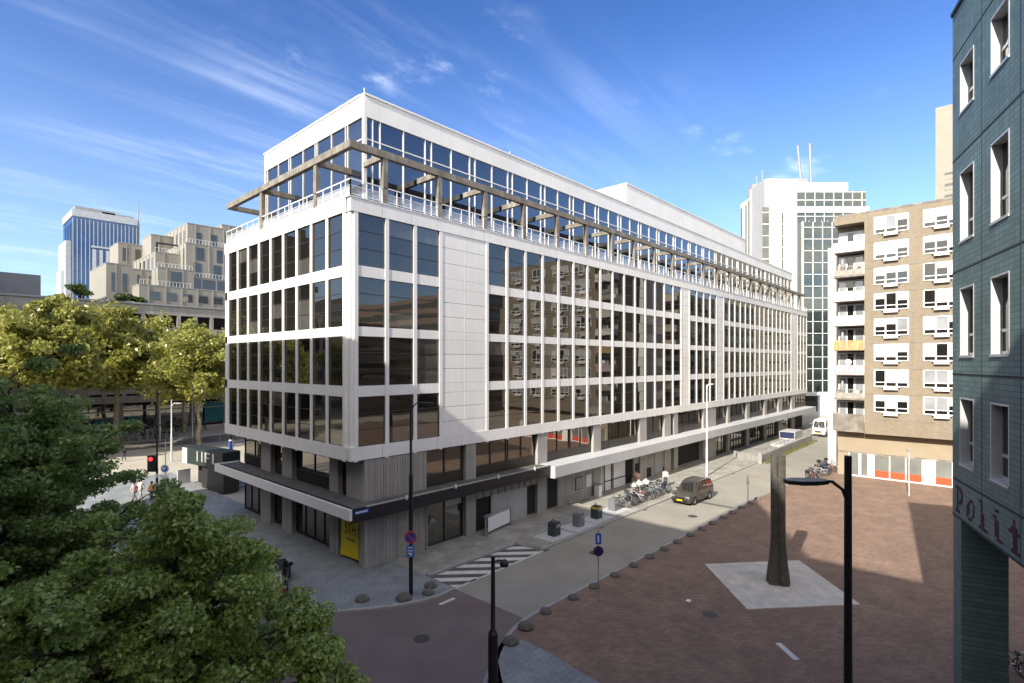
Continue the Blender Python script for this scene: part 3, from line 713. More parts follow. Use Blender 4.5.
for r in range(8):
    for (ya,yb) in tw_:
        z1 = 8.8+2.62*r; z0 = z1-1.75; b = MB()
        n = 3; x = FXX-.04
        b.box(x-.04,yb,z0,x+.1,ya,z0+.09,0); b.box(x-.04,yb,z1-.09,x+.1,ya,z1,0); b.box(x-.038,yb+.05,z0+.42,x+.1,ya-.05,z0+.50,0)
        for k in range(n+1):
            y = ya+(yb-ya)*k/n; b.box(x-.042,y-.06,z0,x+.1,y+.06,z1,0)
        for k in range(n):
            y0 = ya+(yb-ya)*k/n; y1 = ya+(yb-ya)*(k+1)/n; c = random.random()
            q0 = z0+.5; hh = z1-.09-q0
            if c < .55:
                f_ = random.choice([0,.0,.35,.55]); b.quad((x+.02,y0,q0+hh*f_),(x+.02,y1,q0+hh*f_),(x+.02,y1,z1-.09),(x+.02,y0,z1-.09),3)
                if f_: b.quad((x+.02,y0,q0),(x+.02,y1,q0),(x+.02,y1,q0+hh*f_),(x+.02,y0,q0+hh*f_),2)
            else: b.quad((x+.02,y0,q0),(x+.02,y1,q0),(x+.02,y1,z1-.09),(x+.02,y0,z1-.09),1 if c < .8 else 2)
            b.quad((x+.02,y0,z0+.09),(x+.02,y1,z0+.09),(x+.02,y1,z0+.42),(x+.02,y0,z0+.42),2)
        o = b.build('window', wt, TB)
        b = MB(); m_ = (ya+yb)/2; b.box(x-.32,m_-.6,z0-.30,x-.04,m_+.6,z0-.06); b.box(x-.30,m_-.75,z0-.04,x-.04,m_+.75,z0-.0); b.build('sill_box', M['white2'], o)
bc = [mat('pale_balcony', (.6,.58,.53), .7), mat('wood_balcony', (.50,.33,.15), .8, var=.2, vs=4), mat('pink_balcony', (.55,.42,.45), .7), mat('grey_balcony', (.33,.31,.27), .8, var=.2, vs=2), M['conc'], M['white2']]
order = [4,3,2,1,5,0,3,5]
for r in range(8):
    zf = 5.35+2.62*r+.45; o = MB()
    o.box(50.0,-16.64,zf-.25,51.6,-13.8,zf-.05); s_ = o.build('balcony', M['conc'], TB)
    b = MB(); m_ = order[r]
    if m_ in (1,2,5,0,4):
        for k in range(14): b.box(49.95,-16.62+k*.2,zf-.2,50.0,-16.62+k*.2+.17,zf+.85)
        b.box(50,-13.85,zf-.2,51.5,-13.8,zf+.85)
    else:
        for k in range(20): b.box(49.96,-16.6+k*.14,zf-.1,49.99,-16.56+k*.14,zf+.9)
        b.box(49.95,-16.62,zf+.86,50.0,-13.8,zf+.92); b.box(49.97,-16.5,zf-.1,49.99,-13.9,zf+.5)
    if r == 0: b.box(49.9,-16.62,zf-1.0,50,-13.75,zf+.9)
    b.build('parapet', bc[m_], s_)
    b = MB()
    b.box(51.5,-16.5,zf-.05,51.6,-14.0,zf+2.2,0)
    b.box(51.45,-16.3,zf+.75,51.5,-15.6,zf+2.0,1); b.box(51.45,-15.4,zf,51.5,-14.85,zf+2.05,2); b.box(51.45,-14.7,zf+.75,51.5,-14.1,zf+2.0,1)
    b.build('balcony_window', [M['white2'],M['glpale'],M['gl']], s_)
    b = MB(); rr_ = random.Random(r)
    for k in range(5):
        y = -16.3+k*.5+rr_.uniform(-.1,.1); h_ = rr_.uniform(.2,.9); b.box(50.25,y,zf-.05,50.25+rr_.uniform(.2,.5),y+rr_.uniform(.15,.4),zf+h_,k % 3)
    b.build('balcony_clutter', [M['leaf_bush'],M['red'] if r == 5 else M['panel'],M['core']], s_)
    if r in (1,3,6):
        b = MB(); b.box(50.2,-15.9,zf-.05,50.6,-15.4,zf+.5,0); b.tube([(50.3,-14.6,zf),(50.3,-14.6,zf+1.5)],.05,6,1); b.lathe((50.3,-14.6,zf+.5),[(.05,0),(.25,.1),(.1,1.2),(.02,1.3)],8,1); b.build('balcony_furniture', [M['white2'],M['grey']], s_)
    if r == 2:
        b = MB(); b.lathe((49.9,-15.2,zf+1.15),[(.02,0),(.3,.05),(.32,.1)],14,0,True,'X'); b.build('dish_antenna', M['white2'], s_)
sh = MB()
sh.box(50.93,-35,.0,50.99,-14.9,.14,0)
bays = [(-15.1,-16.0),(-16.15,-16.8),(-17.35,-21.4),(-22.4,-26.4),(-27.4,-31.4)]
for i,(a,e) in enumerate(bays):
    n = 1 if i < 2 else 3
    for k in range(n):
        y0 = a+(e-a)*k/n; y1 = a+(e-a)*(k+1)/n
        sh.box(50.9,y0-.05,.1,50.99,y0+.05,2.45,0)
        sh.quad((50.95,y0,.85 if i>1 else .1),(50.95,y1,.85 if i>1 else .1),(50.95,y1,2.4),(50.95,y0,2.4),1)
        if i > 1: sh.box(50.94,y0,.14,50.96,y1,.85,2)
    sh.box(50.9,e-.05,.1,50.99,e+.05,2.45,0)
    if i > 1: sh.box(50.9,e-.95,.05,50.99,e,2.45,0)
sh.box(50.9,-17.3,.05,50.99,-16.85,2.45,0)
gl_shop = glass('green_grey_glass', (.17,.18,.165), (.8,.82,.8), .12, .6)
sh.build('shopfront', [M['white2'],gl_shop,M['orange']], TB)
o = MB().box(56,-12.85,0,62,-12.0,25.7).build('gable_wall', M['white2']); tag(o, 'narrow white full height end wall behind the tan flats', 'wall')

# teal police building, rotated: local x runs along its face towards the camera, y away from it
tc_ = campt(14.1,17.2); fd = (-.412*RX-.911*FX, -.412*RY-.911*FY)
TT = frame((tc_[0],tc_[1],0), math.atan2(fd[1],fd[0]))
TE = thing('police_building', 'teal tiled police building on square columns with deep narrow windows', 'building', (tc_[0],tc_[1],0), math.atan2(fd[1],fd[0]))
# local +y is left of the face direction; the outside of the face must look back across the square
def tl(b): b.T = TT; return b
SD = 1 # the body lies on the +y side
lvl = [7.3,8.45,11.75,14.95,18.5,21.75,23.1]
wc = [(.68,1.84),(3.05,4.22),(5.45,6.6),(7.85,9.0),(10.25,11.4)]
rows = [(9.0,11.05),(12.3,14.4),(15.8,17.95),(19.75,21.3)]
DEP = .55; XE = 12.6; TOPZ = 23.15
b = tl(MB())
xs_ = [0]+[v for p in wc for v in p]+[XE]
for i in range(len(xs_)-1):
    if i % 2 == 0: b.box(xs_[i],0,7.3,xs_[i+1],DEP*SD,TOPZ)
    else:
        zz = [7.3]+[v for p in rows for v in p]+[TOPZ]
        for j_ in range(0,len(zz),2): b.box(xs_[i],0,zz[j_],xs_[i+1],DEP*SD,zz[j_+1])
b.box(0,DEP*SD,7.3,XE,12*SD,TOPZ)
twl = b.build('wall', M['teal'], TE)
b = tl(MB())
for z in lvl[:-1]: b.box(0,-.004*SD,z-.03,XE,.02*SD,z+.03)
for x in (2.43,4.85,7.25,9.65): b.box(x-.018,-.003*SD,7.3,x+.018,.02*SD,TOPZ)
b.box(-.02,-.05*SD,TOPZ,XE,12*SD,TOPZ+.12)
b.build('joint', M['joint'], TE)
for (a,e) in wc:
    for (z0,z1) in rows:
        b = tl(MB()); D_ = .26*SD
        b.box(a,D_,z0,e,D_+.1*SD,z1,3)
        b.box(a+.0,-.01*SD,z0,a+.05,D_,z1,0); b.box(e-.05,-.01*SD,z0,e,D_,z1,0); b.box(a,-.03*SD,z0-.04,e,D_,z0+.03,0); b.box(a,-.012*SD,z1-.05,e,D_,z1,0)
        b.box(a+.05,D_-.05*SD,z0+.03,e-.05,D_,z0+.11,1); b.box((a+e)/2-.03,D_-.06*SD,z0,(a+e)/2+.03,D_,z1,1)
        b.box(a+.05,D_-.05*SD,z0+.62,e-.05,D_,z0+.70,1)
        b.quad((a,D_-.02*SD,z0),(e,D_-.02*SD,z0),(e,D_-.02*SD,z1),(a,D_-.02*SD,z1),2)
        b.build('window', [M['alu'],M['alu'],M['gl'],M['core']], TE)
for i_,(xa,xb) in enumerate(((0.0,.72),(11.2,12.6))):
    b = tl(MB()); b.box(xa,.02*SD,0,xb,1.15*SD,7.3); b.box(xa-.01,.01*SD,1.2,xb+.01,1.16*SD,1.28,1); b.build('column', [M['teal'],M['joint']], TE)
    b = tl(MB()); b.box(xa,10.4*SD,0,xb,11.6*SD,7.3); b.build('column', M['teal'], TE)
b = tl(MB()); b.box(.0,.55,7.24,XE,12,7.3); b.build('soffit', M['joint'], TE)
# tile lettering, eight rows high, in small square tiles
FONT5 = {'P': ["1111.",".1.11",".1..1",".1..1",".1.11",".111.",".1...",".1...","111.."],
 'o': [".....",".....","..11.",".1..1","11..1","11..1","11..1","1..1.",".11.."],
 'l': ["11...",".1...",".1...",".1...",".11..",".11..",".11..",".11..","1.111"],
 'i': [".11..",".....","11...",".11..",".11..",".11..",".11..",".11..","..111"],
 't': ["..1..","..1..",".111.","11111","..11.","..11.","..11.","..11.",".1111"],
 'e': [".....",".....",".111.","11.11","11.11","1111.","11...","11..1",".111."]}
cx = .30
for ch in 'Politie':
    b = tl(MB())
    for r_,row in enumerate(FONT5[ch]):
        for k,c in enumerate(row):
            if c == '1': b.box(cx+k*.125,-.010*SD,8.27-r_*.092-.084,cx+k*.125+.115,-.001,8.27-r_*.092)
    cx += .97; b.build('tile_letter', M['purple'], TE)

# the block the photograph is taken from: throws the shade over the street
CB = thing('brick_office_block', 'brown brick office block behind the foreground trees', 'building', (-24,-20,0))
b = MB(); b.box(-44,-75,0,-24,22.5,29.4,0)
for f in range(8):
    for k in range(26):
        y = -73+k*3.7; b.box(-24.0,y,2+f*3.4,-23.96,y+2.2,3.8+f*3.4,1)
b.prism([(-24.1,-19.1),(-39,-27.8),(-39,-18.7)],29.4,38,0)
bb = mat('brown_brick', (.24,.15,.10), .9); bricks(bb,'hZ',.3,.1); b.build('wall', [bb,M['gl']], CB)

stone_pale = mat('pale_stone_facing', (.6,.55,.46), .8, var=.08, vs=.3)
M['turq'] = mat('turquoise', (.015,.16,.18), .6)
# stone row on the far side of the street
RB = thing('stone_office_row', 'long pale concrete building with wide windows behind the plane trees', 'building', (0,88,0))
b = MB(); YR = 88
zt = [21.05-3.62*k for k in range(5)]
b.box(-45,YR+.35,0,60,YR+14,22.9,1)
b.box(-45,YR,21.05,60,YR+.35,23.0,0); b.box(-45,YR-.25,22.75,60,YR+.4,23.05,2)
for k in range(5):
    zb = zt[k]-2.35; nz_ = zt[k+1] if k < 4 else 5.6
    if k < 4: b.box(-45,YR,nz_,60,YR+.35,zb,0)
k = 0; x = -.8-2.87*15
while x < 58: b.box(x-.62,YR-.02,5.6,x,YR+.35,21.05,0); x += 2.87
b.box(-45,YR-.5,5.0,60,YR+.35,6.2,0)
x = -45
while x < 60: b.box(x,YR-.1,0,x+.7,YR+.5,5.0,0); x += 5.74
b.box(-45,YR-.3,3.4,60,YR+.2,3.6,0)
wl = b.build('wall', [M['conc_grey'],M['core'],M['grey']], RB)
for k in range(5):
    for i in range(18):
        x = -.8+2.87*(i-8); MB().quad((x,YR+.3,zt[k]-2.4),(x+2.25,YR+.3,zt[k]-2.4),(x+2.25,YR+.3,zt[k]),(x,YR+.3,zt[k])).build('window', M['gl'], RB)
x = -44.3
while x < 60: MB().quad((x,YR+.33,.3),(x+5.04,YR+.33,.3),(x+5.04,YR+.33,5),(x,YR+.33,5)).build('shop_window', M['glshop'], RB); x += 5.74
b = MB()
for x,wd,z in ((3.2,1.8,.6),(8.0,1.6,.8),(20.5,3.5,2.6),(-9,2,.8)): MB().box(x,YR-.2,.6,x+wd,YR-.1,z+1.6).build('shop_sign', M['turq'], RB)
b = MB(); b.box(-30,YR+2,23,-3.5,YR+12,26.6); o = b.build('grey_rooftop_block', [mat('slate_grey_panel', (.20,.21,.235), .6, var=.1, vs=.3), M['gl']]); tag(o, 'slate grey box standing on the roof of the pale row', 'building')
b = MB(); b.box(-39.5,YR-6,0,-14.5,YR+16,38)
for f in range(11):
    b.box(-40,YR-6.8,3.2+f*3.4,-14,YR-6.02,4.5+f*3.4,2)
    for k in range(6): b.box(-38.5+k*4,YR-6.05,4.6+f*3.4,-38.5+k*4+2.8,YR-6.01,6.3+f*3.4,1)
o = b.build('stone_tower_block', [stone_pale,M['gl'],M['white2']]); tag(o, 'tall pale stone block beyond the edge of the photo beside the pale row', 'building')

# stepped stone flats rising behind the row
ST = thing('terraced_flats', 'sand coloured stepped flats with slit windows and roof terraces', 'building', (15,95,0))
stone = mat('sand_stone', (.28,.27,.24), .85, var=.07, vs=.3, streak=.05)
sblocks = [
 (10.2,90,34,100,22.9,26.6), (13.4,91,19.6,100,26.6,30.3), (19.6,91.5,36,104,26.6,29.2), (6.2,95,10.15,110,22.9,30.6), (10.15,95,15,110,22.9,30.0),
 (18.9,93.5,37,106,29.2,36.2), (20.2,97,27.2,117,36.2,41.0), (27.2,98,40,112,36.0,42.2), (14.5,97,20.2,116,30.3,34.2), (11.8,114,20.19,122,22.9,38.2), (16.2,107,20.18,113.9,22.9,39.6), (40,100,60,125,30,43.0)]
for (x0,y0,x1,y1,z0,z1) in sblocks:
    b.box(x0,y0,z0,x1,y1,z1); b.box(x0-.05,y0-.05,z1,x1,y0+.2,z1+.15,1); b.box(x0-.05,y0,z1,x0+.15,y1,z1+.15,1)
rib = b
for (x0,y0,x1,y1,z0,z1) in sblocks[:11]:
    k = x0+1.4
    while k < min(x1,40): rib.box(k,y0-.10,z0+.2,k+.22,y0,z1); k += 2.75
    k = y0+1.4
    while k < y1 and z0 > 25: rib.box(x0-.10,k,z0+.2,x0,k+.25,z1); k += 2.5
def sw(x0,x1,y,z0,z1): MB().box(x0,y-.05,z0,x1,y+.05,z1).build('window', M['gl'], ST)
def swx(y0,y1,x,z0,z1): MB().box(x-.05,y0,z0,x+.05,y1,z1).build('window', M['gl'], ST)
for k in range(5): sw(11.8+2.75*k,13.5+2.75*k,90,24.0,25.5)
sw(15.6,17.6,91,26.8,29.8); sw(19.8,27.5,91.5,27.0,28.9)
for a in (20.2,24.0): sw(a,a+1.5,93.5,29.6,32.4); sw(a+.6,a+2.0,93.5,33,35.6)
for a in (21.6,24.6): sw(a,a+1.2,97,37,39.4)
for a in (7,8.7,11,13): sw(a,a+.7,95,25.5,29)
for k in range(7): swx(98.4+2.5*k,99.4+2.5*k,20.2,35.4,39.8)
for k in range(4): swx(94.5+2.6*k,95.4+2.6*k,18.9,30.4,35.2)
for k in range(3): sw(12.6+2.3*k,13.6+2.3*k,114,34.4,37.2)
for k in range(4): swx(98.5+3*k,99.5+3*k,14.5,31,33.4)
for k in range(2): sw(29+k*2.6,30+k*2.6,98,37,41)
b.build('wall', [stone,M['grey']], ST); 
b = MB()
def rail(x0,x1,y,z): 
    b = MB()
    b.box(x0,y,z+.9,x1,y+.05,z+.96)
    k = x0
    while k < x1: b.box(k,y,z,k+.05,y+.05,z+.95); k += .6
    b.build('terrace_railing', M['white2'], ST)
rail(13.4,19.5,91.2,30.3); rail(18.9,28,93.6,36.3); rail(19.6,28,91.7,29.2); rail(14.5,20.5,97.2,34.2); rail(10.3,19,90.2,26.7)
b = MB(); b.box(15,98.5,36.2,20,98.8,36.5); b.box(15,98.5,34.2,15.3,98.8,36.2); b.box(19.8,98.5,34.2,20,98.8,36.2); b.build('roof_frame', M['black'], ST)

# blue glass tower far behind
BT = thing('blue_glass_tower', 'distant tower with blue glass bands between white ribs', 'building', (40,340,0))
x0,x1,y0,y1,H_ = 37.5,66.5,345,375,97
b = MB(); b.box(x0,y0,0,x1,y1,H_-3.2,0); b.box(x0-.4,y0-.4,H_-5,x1+.4,y1,H_-1.2,1); b.box(x0+1,y0+1,H_-1.2,x0+19,y1-6,H_+.9,2); b.box(x1-16,y0+1,H_-1.2,x1-1,y1-6,H_,2)
for k in range(17): x = x0+k*(x1-x0)/16; b.box(x-.15,y0-.3,0,x+.15,y0,H_-6,1)
for k in range(8):
    x = x0+9.5+k*2.95; 
    if x < x1-4: b.box(x-1.0,y0-1.2,0,x+.5,y0-.3,H_-22+(-2 if k > 2 else 0),1)
for k in range(4): b.box(x0+8,y0-1.25,10+k*22,x1-3,y0-.25,11+k*22,1)
b.box(x0-2.6,y0+4,0,x0,y1-4,H_-18,1); b.box(x0-4,y0+8,0,x0-2.6,y1-8,H_-34,1)
for k in range(5): b.box(x0-.2,y0+2+k*5,0,x0-.1,y0+5+k*5,H_-8,0)
b.build('wall', [glass('tower_blue_glass', (.03,.06,.13), (.35,.48,.68), .22,.7), mat('tower_grey_rib', (.42,.46,.52), .6), M['grey']], BT)
b = MB(); b.tube([(x1+1.5,y0+3,50),(x1+1.5,y0+3,H_-3)],.7,6); b.tube([(x1+1.5,y0+3,H_-3),(x1+1.5,y0+3,H_+12)],[.45,.08],6); b.build('mast', M['grey'], BT)

# white and glass tower at the end of the street (its own rotated frame, x to the side, y away)
GT_o = campt(0,125); GT = frame((GT_o[0],GT_o[1],0), math.atan2(RY,RX)); GB = thing('glass_office_tower', 'white and green glass office tower closing the end of the street', 'building', campt(70,125))
def gx(u, Y=125): return (u-512)/537.5*Y
def gzz(v, Y=125): return 12.1+(363-v)/537.5*Y
b = MB(GT)
b.box(gx(765),0,0,gx(797),8,gzz(179),0)
b.prism([(gx(753.5)+2.7,6),(gx(765),0),(gx(765),7),(gx(753.5)+2.7,7)],0,gzz(179)-.02,0)
b.box(gx(753.5)+2.75,7.02,0,gx(770),13.5,gzz(195,131),0)
b.box(gx(797),.5,0,gx(867),24,gzz(190),1)
b.box(gx(797),1.5,gzz(190),gx(852),22,gzz(190)+2.3,0)
b.box(gx(797),.3,gzz(212),gx(870),6,gzz(206),0)
b.box(gx(797),-1.8,0,gx(872),.5,gzz(224),1)
b.box(gx(797),-1.85,0,gx(799),-1.0,gzz(224),2)
b.box(gx(797),-2.0,0,gx(872),-1.85,1.0,0); b.box(gx(813),-2.2,0,gx(830),-1.86,4.5,0); b.box(gx(797),-2.1,4.6,gx(872),-1.85,5.4,0)
b.build('wall', [M['white2'], glass('green_grey_curtain', (.03,.04,.038), (.75,.82,.80), .16,.7, wave=.01), mat('olive_panel', (.36,.37,.33), .6)], GB)
m_ = MB(GT)
x = gx(799)
while x < gx(872): m_.box(x-.07,-1.9,5.4,x+.07,-1.8,gzz(224)); x += 2.2
z = 5.4
while z < gzz(224): m_.box(gx(799),-1.92,z-.06,gx(872),-1.8,z+.06); z += 2.7
x = gx(797)
while x < gx(867): m_.box(x-.07,.42,gzz(224),x+.07,.5,gzz(190)); x += 2.2
z = gzz(224)
while z < gzz(190)+.1: m_.box(gx(797),.40,z-.08,gx(867),.5,z+.08); z += 1.9
for k in range(12): m_.box(gx(797)+k*1.45,.2,gzz(224),gx(797)+k*1.45+.06,.3,gzz(224)+.9)
m_.build('mullion', M['white2'], GB)
s_ = MB(GT)
for a,e,t_,mi in ((762.5,769,207,0),(771.5,772.0,215,0),(781.5,783.5,213,0)):
    s_.box(gx(a),-.05,0,gx(e),.02,gzz(t_),mi)
xq = gx(753.5)+2.75; s_.box(xq-.05,7.3,0,xq+.05,9.2,gzz(197,131),1); s_.box(xq-.05,9.9,0,xq+.05,10.6,gzz(200,131),0); s_.box(xq-.05,12.6,0,xq+.05,13.3,gzz(200,131),0)

s_.build('window_strip', [glass('strip_glass', (.10,.105,.095), (.75,.75,.70), .12,.6), mat('ochre_glass', (.27,.25,.15), .4)], GB)
s2 = MB(GT); z = 20
while z < gzz(210): s2.box(gx(762.3),-.09,z,gx(769.2),-.06,z+.18); s2.box(gx(781.3),-.09,z,gx(783.7),-.06,z+.18); z += 2.7
s2.build('glazing_bar', M['white2'], GB)
a_ = MB(GT)
for k,(u,h) in enumerate(((801,11.5),(811,12))):
    x = gx(u,128); a_.tube([(x,3,gzz(190)+2.3),(x-.3 if k else x-.8,3,gzz(190)+h)],.28,6)
a_.box(gx(800),2,gzz(190)+1.5,gx(813),6,gzz(190)+3.4)
a_.box(gx(777),4,gzz(179),gx(784),8,gzz(179)+1.6); a_.tube([(gx(773),5,gzz(179)),(gx(772),5,gzz(179)+4)],.12,5); a_.tube([(gx(769),6,gzz(179)),(gx(768),6,gzz(179)+2.8)],.12,5)
a_.box(59.2,7.5,gzz(196,131),60.8,10,gzz(182,131)); a_.build('roof_antenna', M['grey'], GB)
# beige high rise just seen over the flats
HT = None
HB = thing('beige_high_rise', 'tall beige high rise beyond the flats beside the teal corner', 'building', (174,-13,0))
b = MB(HT); b.box(174,-45,0,190,-13.2,83.2,0)
for r in range(22):
    for k in range(6):
        z = 64-r*3.05; y = -15.2-k*2.9; b.box(173.9,y-2.2,z,174.05,y,z+.6,1); b.box(173.92,y-2.2,z-1.2,174.05,y,z-.1,0)
b.build('wall', [mat('beige_render', (.30,.28,.235), .85, var=.05, streak=.05), M['glshop'], M['white2']], HB)
# buildings further along the square that only the windows reflect
o = MB(); o.box(84,-52,0,128,-20,26,0)
for f in range(8): o.box(83.9,-52,1.8+3*f,84,-20,3.4+3*f,1); o.box(84,-20,1.8+3*f,128,-19.9,3.4+3*f,1)
o = o.build('banded_office_block', [mat('beige_band', (.45,.41,.32), .8), M['gl']]); tag(o, 'beige banded office block hidden behind the tan flats', 'building')

for (x0,y0,x1,y1,h,lb) in ((22,-110,70,-84,21,'long dark brick block closing the square far to the south'),(75,-130,130,-70,30,'tall dark brick block beyond the square'),(-120,-20,-75,60,26,'brown block on the far side of the side street'),(-130,75,-60,125,30,'grey block at the far end of the tram road'),(70,60,160,110,26,'pale block behind the office building'),(140,-70,230,-48,34,'block beyond the high rise'),(-60,-130,10,-100,24,'dark block behind the police building')):
    o = MB(); o.box(x0,y0,0,x1,y1,h,0)
    for f in range(int(h/3.2)): 
        z = 1.5+3.2*f; o.box(x0-.03,y0+1,z,x1+.03,y1-1,z+1.6,1); o.box(x0+1,y0-.03,z,x1-1,y1+.03,z+1.6,1)
    o = o.build('city_block', [bb,M['gl']]); tag(o, lb, 'building')

# ------------------------------------------------------------------ trees
def leaves(C, Rr, n, size, seed, up=.5, flat=.6, elong=1.6):
    """n small folded leaf faces scattered round the cluster centres C (k,3) with radii Rr"""
    r = np.random.default_rng(seed); k = len(C)
    idx = r.integers(0, k, n)
    dvec = r.normal(size=(n,3)); dvec /= np.linalg.norm(dvec, axis=1)[:,None]
    rad_ = Rr[idx]*(r.random(n)**.45)
    P = C[idx]+dvec*rad_[:,None]*np.array([1,1,flat])
    nrm = r.normal(size=(n,3)); nrm /= np.linalg.norm(nrm, axis=1)[:,None]; nrm = nrm+np.array([0,0,up*2]); nrm += dvec*.5; nrm /= np.linalg.norm(nrm, axis=1)[:,None]
    t = r.normal(size=(n,3)); t -= nrm*(t*nrm).sum(1)[:,None]; t /= np.linalg.norm(t, axis=1)[:,None]
    b = np.cross(nrm, t); s = size*(.6+.8*r.random(n))[:,None]
    a0 = P-t*s*elong*.5; a2 = P+t*s*elong*.5; m1 = P+b*s*.45-t*s*.08; m2 = P-b*s*.45-t*s*.08
    V = np.stack([a0,m1,a2,m2],1).reshape(-1,3); F = np.arange(n*4).reshape(-1,4)
    return V, F
def limb(mb, p0, p1, r0, r1, sag, rnd, n=5):
    pts = []; rr = []; p0 = Vector(p0); p1 = Vector(p1); dd = p1-p0
    for i in range(n+1):
        t = i/n; p = p0+dd*t; p.z += sag*math.sin(math.pi*t)*dd.length; 
        if 0 < i < n: p += Vector((rnd.uniform(-1,1),rnd.uniform(-1,1),rnd.uniform(-.5,.5)))*dd.length*.04
        pts.append(p); rr.append(r0+(r1-r0)*t)
    mb.tube(pts, rr, 6, 0, False); return pts
def tree(name, label, cat, loc, H, R, zc, tr, seed, nleaf, lsize, m_leaf, m_bark, n1=9, n2=8, rc=.8, group=None, fork=.3, flat=.5, tiers=None, shape=1.0, lobes=None, up=.22):
    """trunk, forked limbs, sub branches, and leaf clusters held at the branch ends within an uneven crown"""
    rnd = random.Random(seed); T = thing(name, label, cat, (0,0,0), 0, group)
    b = MB(); top = Vector((rnd.uniform(-.3,.3), rnd.uniform(-.3,.3), H*fork))
    limb(b, (0,0,-.1), top, tr, tr*.72, 0, rnd)
    C = []; rz = (H-zc)
    for i in range(n1):
        # aim points on an uneven ellipsoid
        a = i*2.39996+rnd.uniform(-.3,.3); u = (i+.5)/n1; zz = 1-1.75*u
        rr = math.sqrt(max(0,1-zz*zz)); k = rnd.uniform(.72,1.06)
        if shape != 1: rr = rr**shape
        e = Vector((math.cos(a)*rr*R*k*.72, math.sin(a)*rr*R*k*.72, zc+zz*rz*k*.78))
        st = top.lerp(Vector((top.x,top.y,min(H*.8,zc+zz*rz*.5))), rnd.uniform(.0,.9)) if e.z > top.z else top*rnd.uniform(.8,1)
        if st.z > top.z+.3: limb(b, top, st, tr*.6, tr*.35, 0, rnd, 3)
        pts = limb(b, st, e, tr*.42, tr*.14, .06, rnd)
        for j in range(n2):
            s = pts[rnd.randint(2,5)]; a2 = rnd.uniform(0,6.283); el = rnd.uniform(-.5,.7); l = R*rnd.uniform(.18,.46)
            q = s+Vector((math.cos(a2)*math.cos(el), math.sin(a2)*math.cos(el), math.sin(el)*.8))*l
            q2 = Vector((q.x/R, q.y/R, (q.z-zc)/rz)); 
            if q2.length > 1.04: q = Vector((q2.x*R, q2.y*R, q2.z*rz))/q2.length*rnd.uniform(.9,1.03)+Vector((0,0,zc))
            limb(b, s, q, tr*.11, tr*.04, .05, rnd, 3); C.append((*q, rc*rnd.uniform(.6,1.25)))
            m = s.lerp(q, .5); C.append((m.x,m.y,m.z, rc*rnd.uniform(.5,.9)))
    if lobes:
        for (x,y,z,r) in lobes:
            q = Vector((x,y,z)); limb(b, top, q, tr*.3, tr*.05, .05, rnd)
            for j in range(10): C.append((x+rnd.uniform(-r,r), y+rnd.uniform(-r,r), z+rnd.uniform(-r,r)*.7, rc*rnd.uniform(.6,1.1)))
    b.build('trunk', m_bark, T)
    C = np.array(C); V, F = leaves(C[:,:3], C[:,3], nleaf, lsize, seed, flat=flat, up=up)
    fastmesh('crown', V, F, [m_leaf], parent=T)
    T.location = loc; T.rotation_euler = (0,0,seed*1.3)
    return T
c = campt(-9.5,14.3); lb_ = []
for (X,Y,z,r) in ((-4.9,14,4.6,.55),(-5.6,14.2,5.3,.6),(-8.6,14.2,8.4,.35),(-8.5,14.0,7.7,.55),(-8.0,14.5,7.2,.7),(-9.0,14.0,6.9,.7),(-4.3,13.6,3.9,.5),(-6.6,14,6.2,.6),(-7.4,14.4,7.1,.5),(-5.2,13.2,3.6,.6)):
    q = campt(X,Y); lb_.append((q[0]-c[0], q[1]-c[1], z, r))
T2 = tree('shade_tree', 'bushy bright green tree top directly beneath the viewpoint', 'tree', (c[0],c[1],0), 8.9, 4.9, 3.7, .22, 21, 190000, .085, M['leaf_mid'], M['bark_dark'], 24, 12, .55, flat=.5, shape=1.5, lobes=lb_)
T2.rotation_euler = (0,0,0)
c = campt(-17.2,17.6); tree('shade_tree', 'tall dark green tree rising at the edge of the photo', 'tree', (c[0],c[1],0), 13.6, 5.6, 6.6, .26, 33, 200000, .095, M['leaf_dark'], M['bark_dark'], 28, 12, .62, flat=.5, shape=1.25)
c = campt(-12.2,11.4); tree('shade_tree', 'lower dark green tree between the tall tree and the bright one', 'tree', (c[0],c[1],0), 8.0, 4.4, 4.4, .2, 45, 120000, .078, M['leaf_mid'], M['bark_dark'], 18, 11, .55, flat=.4)
M['leaf_yel2'] = leafmat('green_yellow_leaves', (.18, .225, .035), (.27, .285, .05), (.46, .44, .13), .45, .3, 2.4)
# plane trees, yellowing
GP = 'plane trees along the far street'
pt = tree('plane_tree', 'x', 'tree', (0,0,0), 18.8, 6.8, 11.6, .34, 8, 34000, .30, M['leaf_yel'], M['bark'], 18, 10, 1.35, GP, fork=.26, flat=.8)
pt.rotation_euler = (0,0,0)
pl_spots = [(10.3,57.6,1.0,.6,'plane tree with a straight pale trunk beside the kiosk'),(3.2,72,1.22,2.4,'plane tree with a forked pale trunk in front of the shop windows'),
 (-6.5,60,1.2,4.1,'plane tree next to the forked one, further from the office block'),(13.5,76,1.15,5.2,'plane tree standing behind the straight pale trunk'),(-14,72,1.25,1.5,'plane tree at the edge of the photo behind the tall dark tree'),
 (-20,58,1.0,3.3,'plane tree beyond the edge of the photo'),(-28,70,1.05,.3,'plane tree second beyond the edge of the photo'),(-37,60,1,2.2,'plane tree third beyond the edge of the photo'),(22,80,1.05,3,'plane tree partly hidden behind the white office block'),(-4.5,80,1.3,3.9,'plane tree standing close against the pale stone row')]
pt2 = tree('plane_tree', 'x', 'tree', (0,0,0), 17.6, 6.2, 11.2, .32, 19, 26000, .32, M['leaf_yel2'], M['bark'], 15, 9, 1.2, GP, fork=.3, flat=.8)
pt2.rotation_euler = (0,0,0); first2 = True
